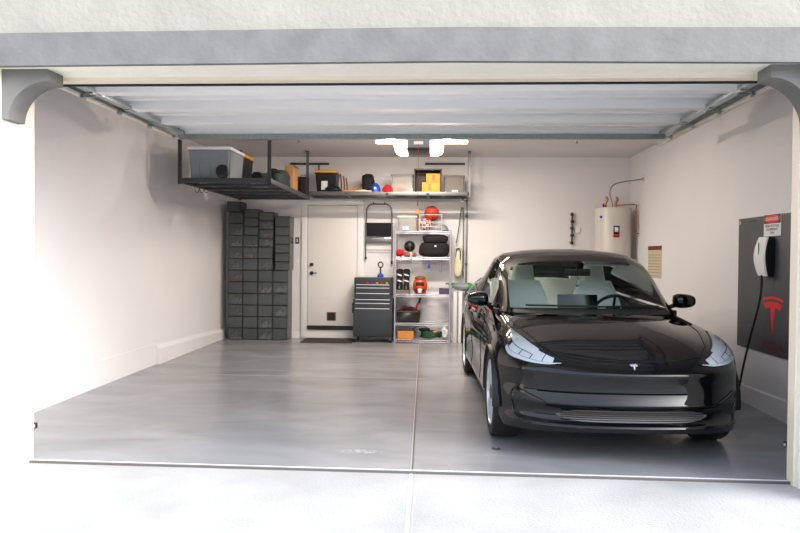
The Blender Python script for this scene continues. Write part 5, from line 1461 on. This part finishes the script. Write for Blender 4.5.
# mirrors
for sx in (1, -1):
    c = Vector((sx * .935, 1.66, .998))
    mb = MB(); bmesh.ops.create_uvsphere(mb.bm, u_segments=24, v_segments=16, radius=1)
    for v in mb.bm.verts:
        q = Vector([math.copysign(abs(k) ** .7, k) for k in v.co]); kx = 1 + .12 * q.x * sx
        v.co = c + Vector((q.x * .098, q.y * (.085 if q.y < 0 else .055), q.z * .062 * (1 + .12 * -q.x * sx)))
    mm = part('side_mirror', mb, 'paint')
    obj('mirror_foot', MB().tube([(sx * .80, 1.70, .935), (sx * .86, 1.68, .955), (sx * .93, 1.67, .975)], [.02, .018, .028], 8), 'matt', mm, local=True)
    obj('mirror_glass', MB().box(c + Vector((0, .054, 0)), (.16, .006, .09), bevel=.002), 'chrome', mm, local=True)

# cabin
mb = MB().bb((-.74, 1.3, .24), (.74, 4.0, .30)); part('cabin_floor', mb, 'cabin')
for sx in (1, -1): part('door_card', MB().bb((sx * .74, 1.45, .28), (sx * .80, 3.5, .93), bevel=.01), 'cabin')
mb = MB(); rings = []
for k in range(13):
    x = -.72 + 1.44 * k / 12; yo = 1.24 + .13 * (abs(x) / .72) ** 2
    rings.append([(x, yo, .90), (x, yo + .25, .925), (x, 1.78, .915), (x, 1.84, .86), (x, 1.82, .55), (x, yo + .05, .5)])
dash = part('dashboard', mb.loft(rings), 'cabin')
obj('dash_panel', MB().bb((-.70, 1.835, .80), (.70, 1.85, .85), bevel=.004), 'seat', dash, local=True)
part('centre_display', MB().box((0, 1.77, .925), (.37, .012, .225), Matrix.Rotation(-.12, 3, 'X'), .006), 'screen')
part('centre_console', MB().bb((-.13, 1.85, .3), (.13, 2.9, .62), bevel=.02), 'cabin')
tc_ = Vector((.37, 1.93, .865)); Rt = Matrix.Rotation(-1.15, 3, 'X')
sw_ = part('steering_wheel', MB().tube([tc_ + Rt @ Vector((math.cos(a) * .185, math.sin(a) * .175, 0)) for a in [2 * PI * k / 32 for k in range(32)]], .015, 8, closed=True), 'black')
obj('hub', MB().box(tc_, (.14, .10, .04), Rt, .015), 'black', sw_, local=True)
obj('spoke', MB().tube([tc_ + Rt @ Vector((-.18, 0, 0)), tc_ + Rt @ Vector((.18, 0, 0))], .013, 8), 'black', sw_, local=True)
obj('spoke', MB().tube([tc_, tc_ + Rt @ Vector((0, -.17, 0))], .013, 8), 'black', sw_, local=True)
def seat(cx, cy, wdt, name, hr_=True, ztop=1.13, rake=.35):
    t_ = part(name, MB().box((cx, cy - .28, .52), (wdt, .52, .16), Matrix.Rotation(.1, 3, 'X'), .05), 'seat')
    rings = []
    H_ = ztop - .5
    for k in range(11):
        f = k / 10; z = .5 + H_ * f; y = cy - .0 + rake * f * H_
        ww_ = wdt / 2 * (1 - .30 * max(0, (f - .55) / .45) ** 1.6) * (.92 + .08 * math.sin(PI * f)); th_ = .065 * (1 - .35 * f)
        ring = []
        for q in range(20):
            a = 2 * PI * q / 20; cxx = math.copysign(abs(math.cos(a)) ** .6, math.cos(a)); s_ = math.sin(a)
            bulge = .03 * abs(cxx) ** 3 if s_ < 0 else 0
            ring.append((cx + ww_ * cxx, y + th_ * s_ - bulge, z))
        rings.append(ring)
    obj('backrest', MB().loft(rings), 'seat', t_, local=True)
    if hr_:
        yh = cy + rake * H_
        hh2 = []
        for k in range(9):
            f = k / 8; z = ztop - .03 + .20 * f; ww_ = .125 * (1 - .2 * f) * (1 if f < .9 else .75); th_ = .05 * (1 - .3 * abs(f - .5))
            hh2.append([(cx + ww_ * math.copysign(abs(math.cos(a)) ** .7, math.cos(a)), yh + .02 + th_ * math.sin(a) + .03 * f, z) for a in [2 * PI * q / 16 for q in range(16)]])
        obj('headrest', MB().loft(hh2), 'seat', t_, local=True)
seat(-.37, 2.42, .52, 'front_seat'); seat(.37, 2.42, .52, 'front_seat')
part('rear_bench', MB().box((0, 3.02, .52), (1.3, .5, .16), bevel=.05), 'seat')
part('rear_backrest', MB().box((0, 3.38, .82), (1.26, .14, .62), Matrix.Rotation(-.38, 3, 'X'), .05), 'seat')
for x in (-.42, .42): part('rear_headrest', MB().box((x, 3.52, 1.14), (.24, .09, .13), Matrix.Rotation(-.3, 3, 'X'), .035), 'seat')
mmr = part('rear_view_mirror', MB().box((0, 1.80, 1.235), (.24, .025, .065), bevel=.012), 'black')
obj('stalk', MB().tube([(0, 1.80, 1.25), (0, 1.79, 1.285)], .012, 8), 'black', mmr, local=True)
obj('hanging_charm', MB().cyl((.0, 1.80, 1.13), (.0, 1.80, 1.20), .0025, 6).sph((0, 1.80, 1.12), .016), 'chrome', mmr, local=True)
for x in (-.32, .32): part('sun_visor', MB().box((x, 2.02, 1.315), (.42, .14, .018), Matrix.Rotation(.25, 3, 'X'), .006), 'cabin' if x < 0 else 'seat')
# ------------------------------------------------------------------ light
w = bpy.data.worlds.new('sky'); sc.world = w; w.use_nodes = True; nt = w.node_tree
bg = nt.nodes['Background']; tc = nt.nodes.new('ShaderNodeTexCoord'); sx = nt.nodes.new('ShaderNodeSeparateXYZ'); rp = nt.nodes.new('ShaderNodeValToRGB')
nt.links.new(tc.outputs['Generated'], sx.inputs[0]); nt.links.new(sx.outputs['Z'], rp.inputs[0])
el = rp.color_ramp.elements; el[0].position = 0; el[0].color = (.25, .24, .22, 1); el[1].position = 1; el[1].color = (.55, .68, .92, 1)
e = rp.color_ramp.elements.new(.02); e.color = (.9, .94, 1.0, 1); e = rp.color_ramp.elements.new(.35); e.color = (.75, .85, 1.0, 1)
# hazy bright part of the sky around the veiled sun, low to the right of the driveway
dt = nt.nodes.new('ShaderNodeVectorMath'); dt.operation = 'DOT_PRODUCT'; dt.inputs[1].default_value = Vector((.80, -.42, .42)).normalized()
nm_ = nt.nodes.new('ShaderNodeVectorMath'); nm_.operation = 'NORMALIZE'; nt.links.new(tc.outputs['Generated'], nm_.inputs[0]); nt.links.new(nm_.outputs[0], dt.inputs[0])
mx_ = nt.nodes.new('ShaderNodeMath'); mx_.operation = 'MAXIMUM'; mx_.inputs[1].default_value = 0; nt.links.new(dt.outputs['Value'], mx_.inputs[0])
pw = nt.nodes.new('ShaderNodeMath'); pw.operation = 'POWER'; pw.inputs[1].default_value = 10; nt.links.new(mx_.outputs[0], pw.inputs[0])
gm = nt.nodes.new('ShaderNodeMath'); gm.operation = 'MULTIPLY'; gm.inputs[1].default_value = 9.0; nt.links.new(pw.outputs[0], gm.inputs[0])
sc_n = nt.nodes.new('ShaderNodeVectorMath'); sc_n.operation = 'SCALE'; sc_n.inputs[0].default_value = (1.0, .97, .93); nt.links.new(gm.outputs[0], sc_n.inputs['Scale'])
ad = nt.nodes.new('ShaderNodeVectorMath'); ad.operation = 'ADD'; nt.links.new(rp.outputs[0], ad.inputs[0]); nt.links.new(sc_n.outputs[0], ad.inputs[1])
nt.links.new(ad.outputs[0], bg.inputs['Color'])
bg.inputs['Strength'].default_value = 1.0
def area(name, loc, size, energy, color, rot=(0, 0, 0)):
    l = bpy.data.lights.new(name, 'AREA'); l.shape = 'RECTANGLE'; l.size, l.size_y = size; l.energy = energy; l.color = color
    o = bpy.data.objects.new(name, l); col.objects.link(o); o.location = loc; o.rotation_euler = rot; return o
a = at(375, 140, Y=yl_); b = at(468.5, 140, Y=yl_)
area('shop_light_lamp', ((a.x + b.x) / 2, yl_, HC - .08), (b.x - a.x - .05, .07), 44, (1, .89, .78))
for s in (-1, 1):
    l = bpy.data.lights.new('opener_lamp', 'POINT'); l.energy = 20; l.color = (1, .87, .74); l.shadow_soft_size = .05
    o = bpy.data.objects.new('opener_lamp', l); col.objects.link(o); o.location = (oc.x + s * (.115 + .19), YO + .16, oc.z - .10)
sc.view_settings.view_transform = 'Standard'; sc.view_settings.look = 'None'; sc.view_settings.gamma = 1
sc.view_settings.exposure = 1.12; sc.view_settings.use_curve_mapping = False
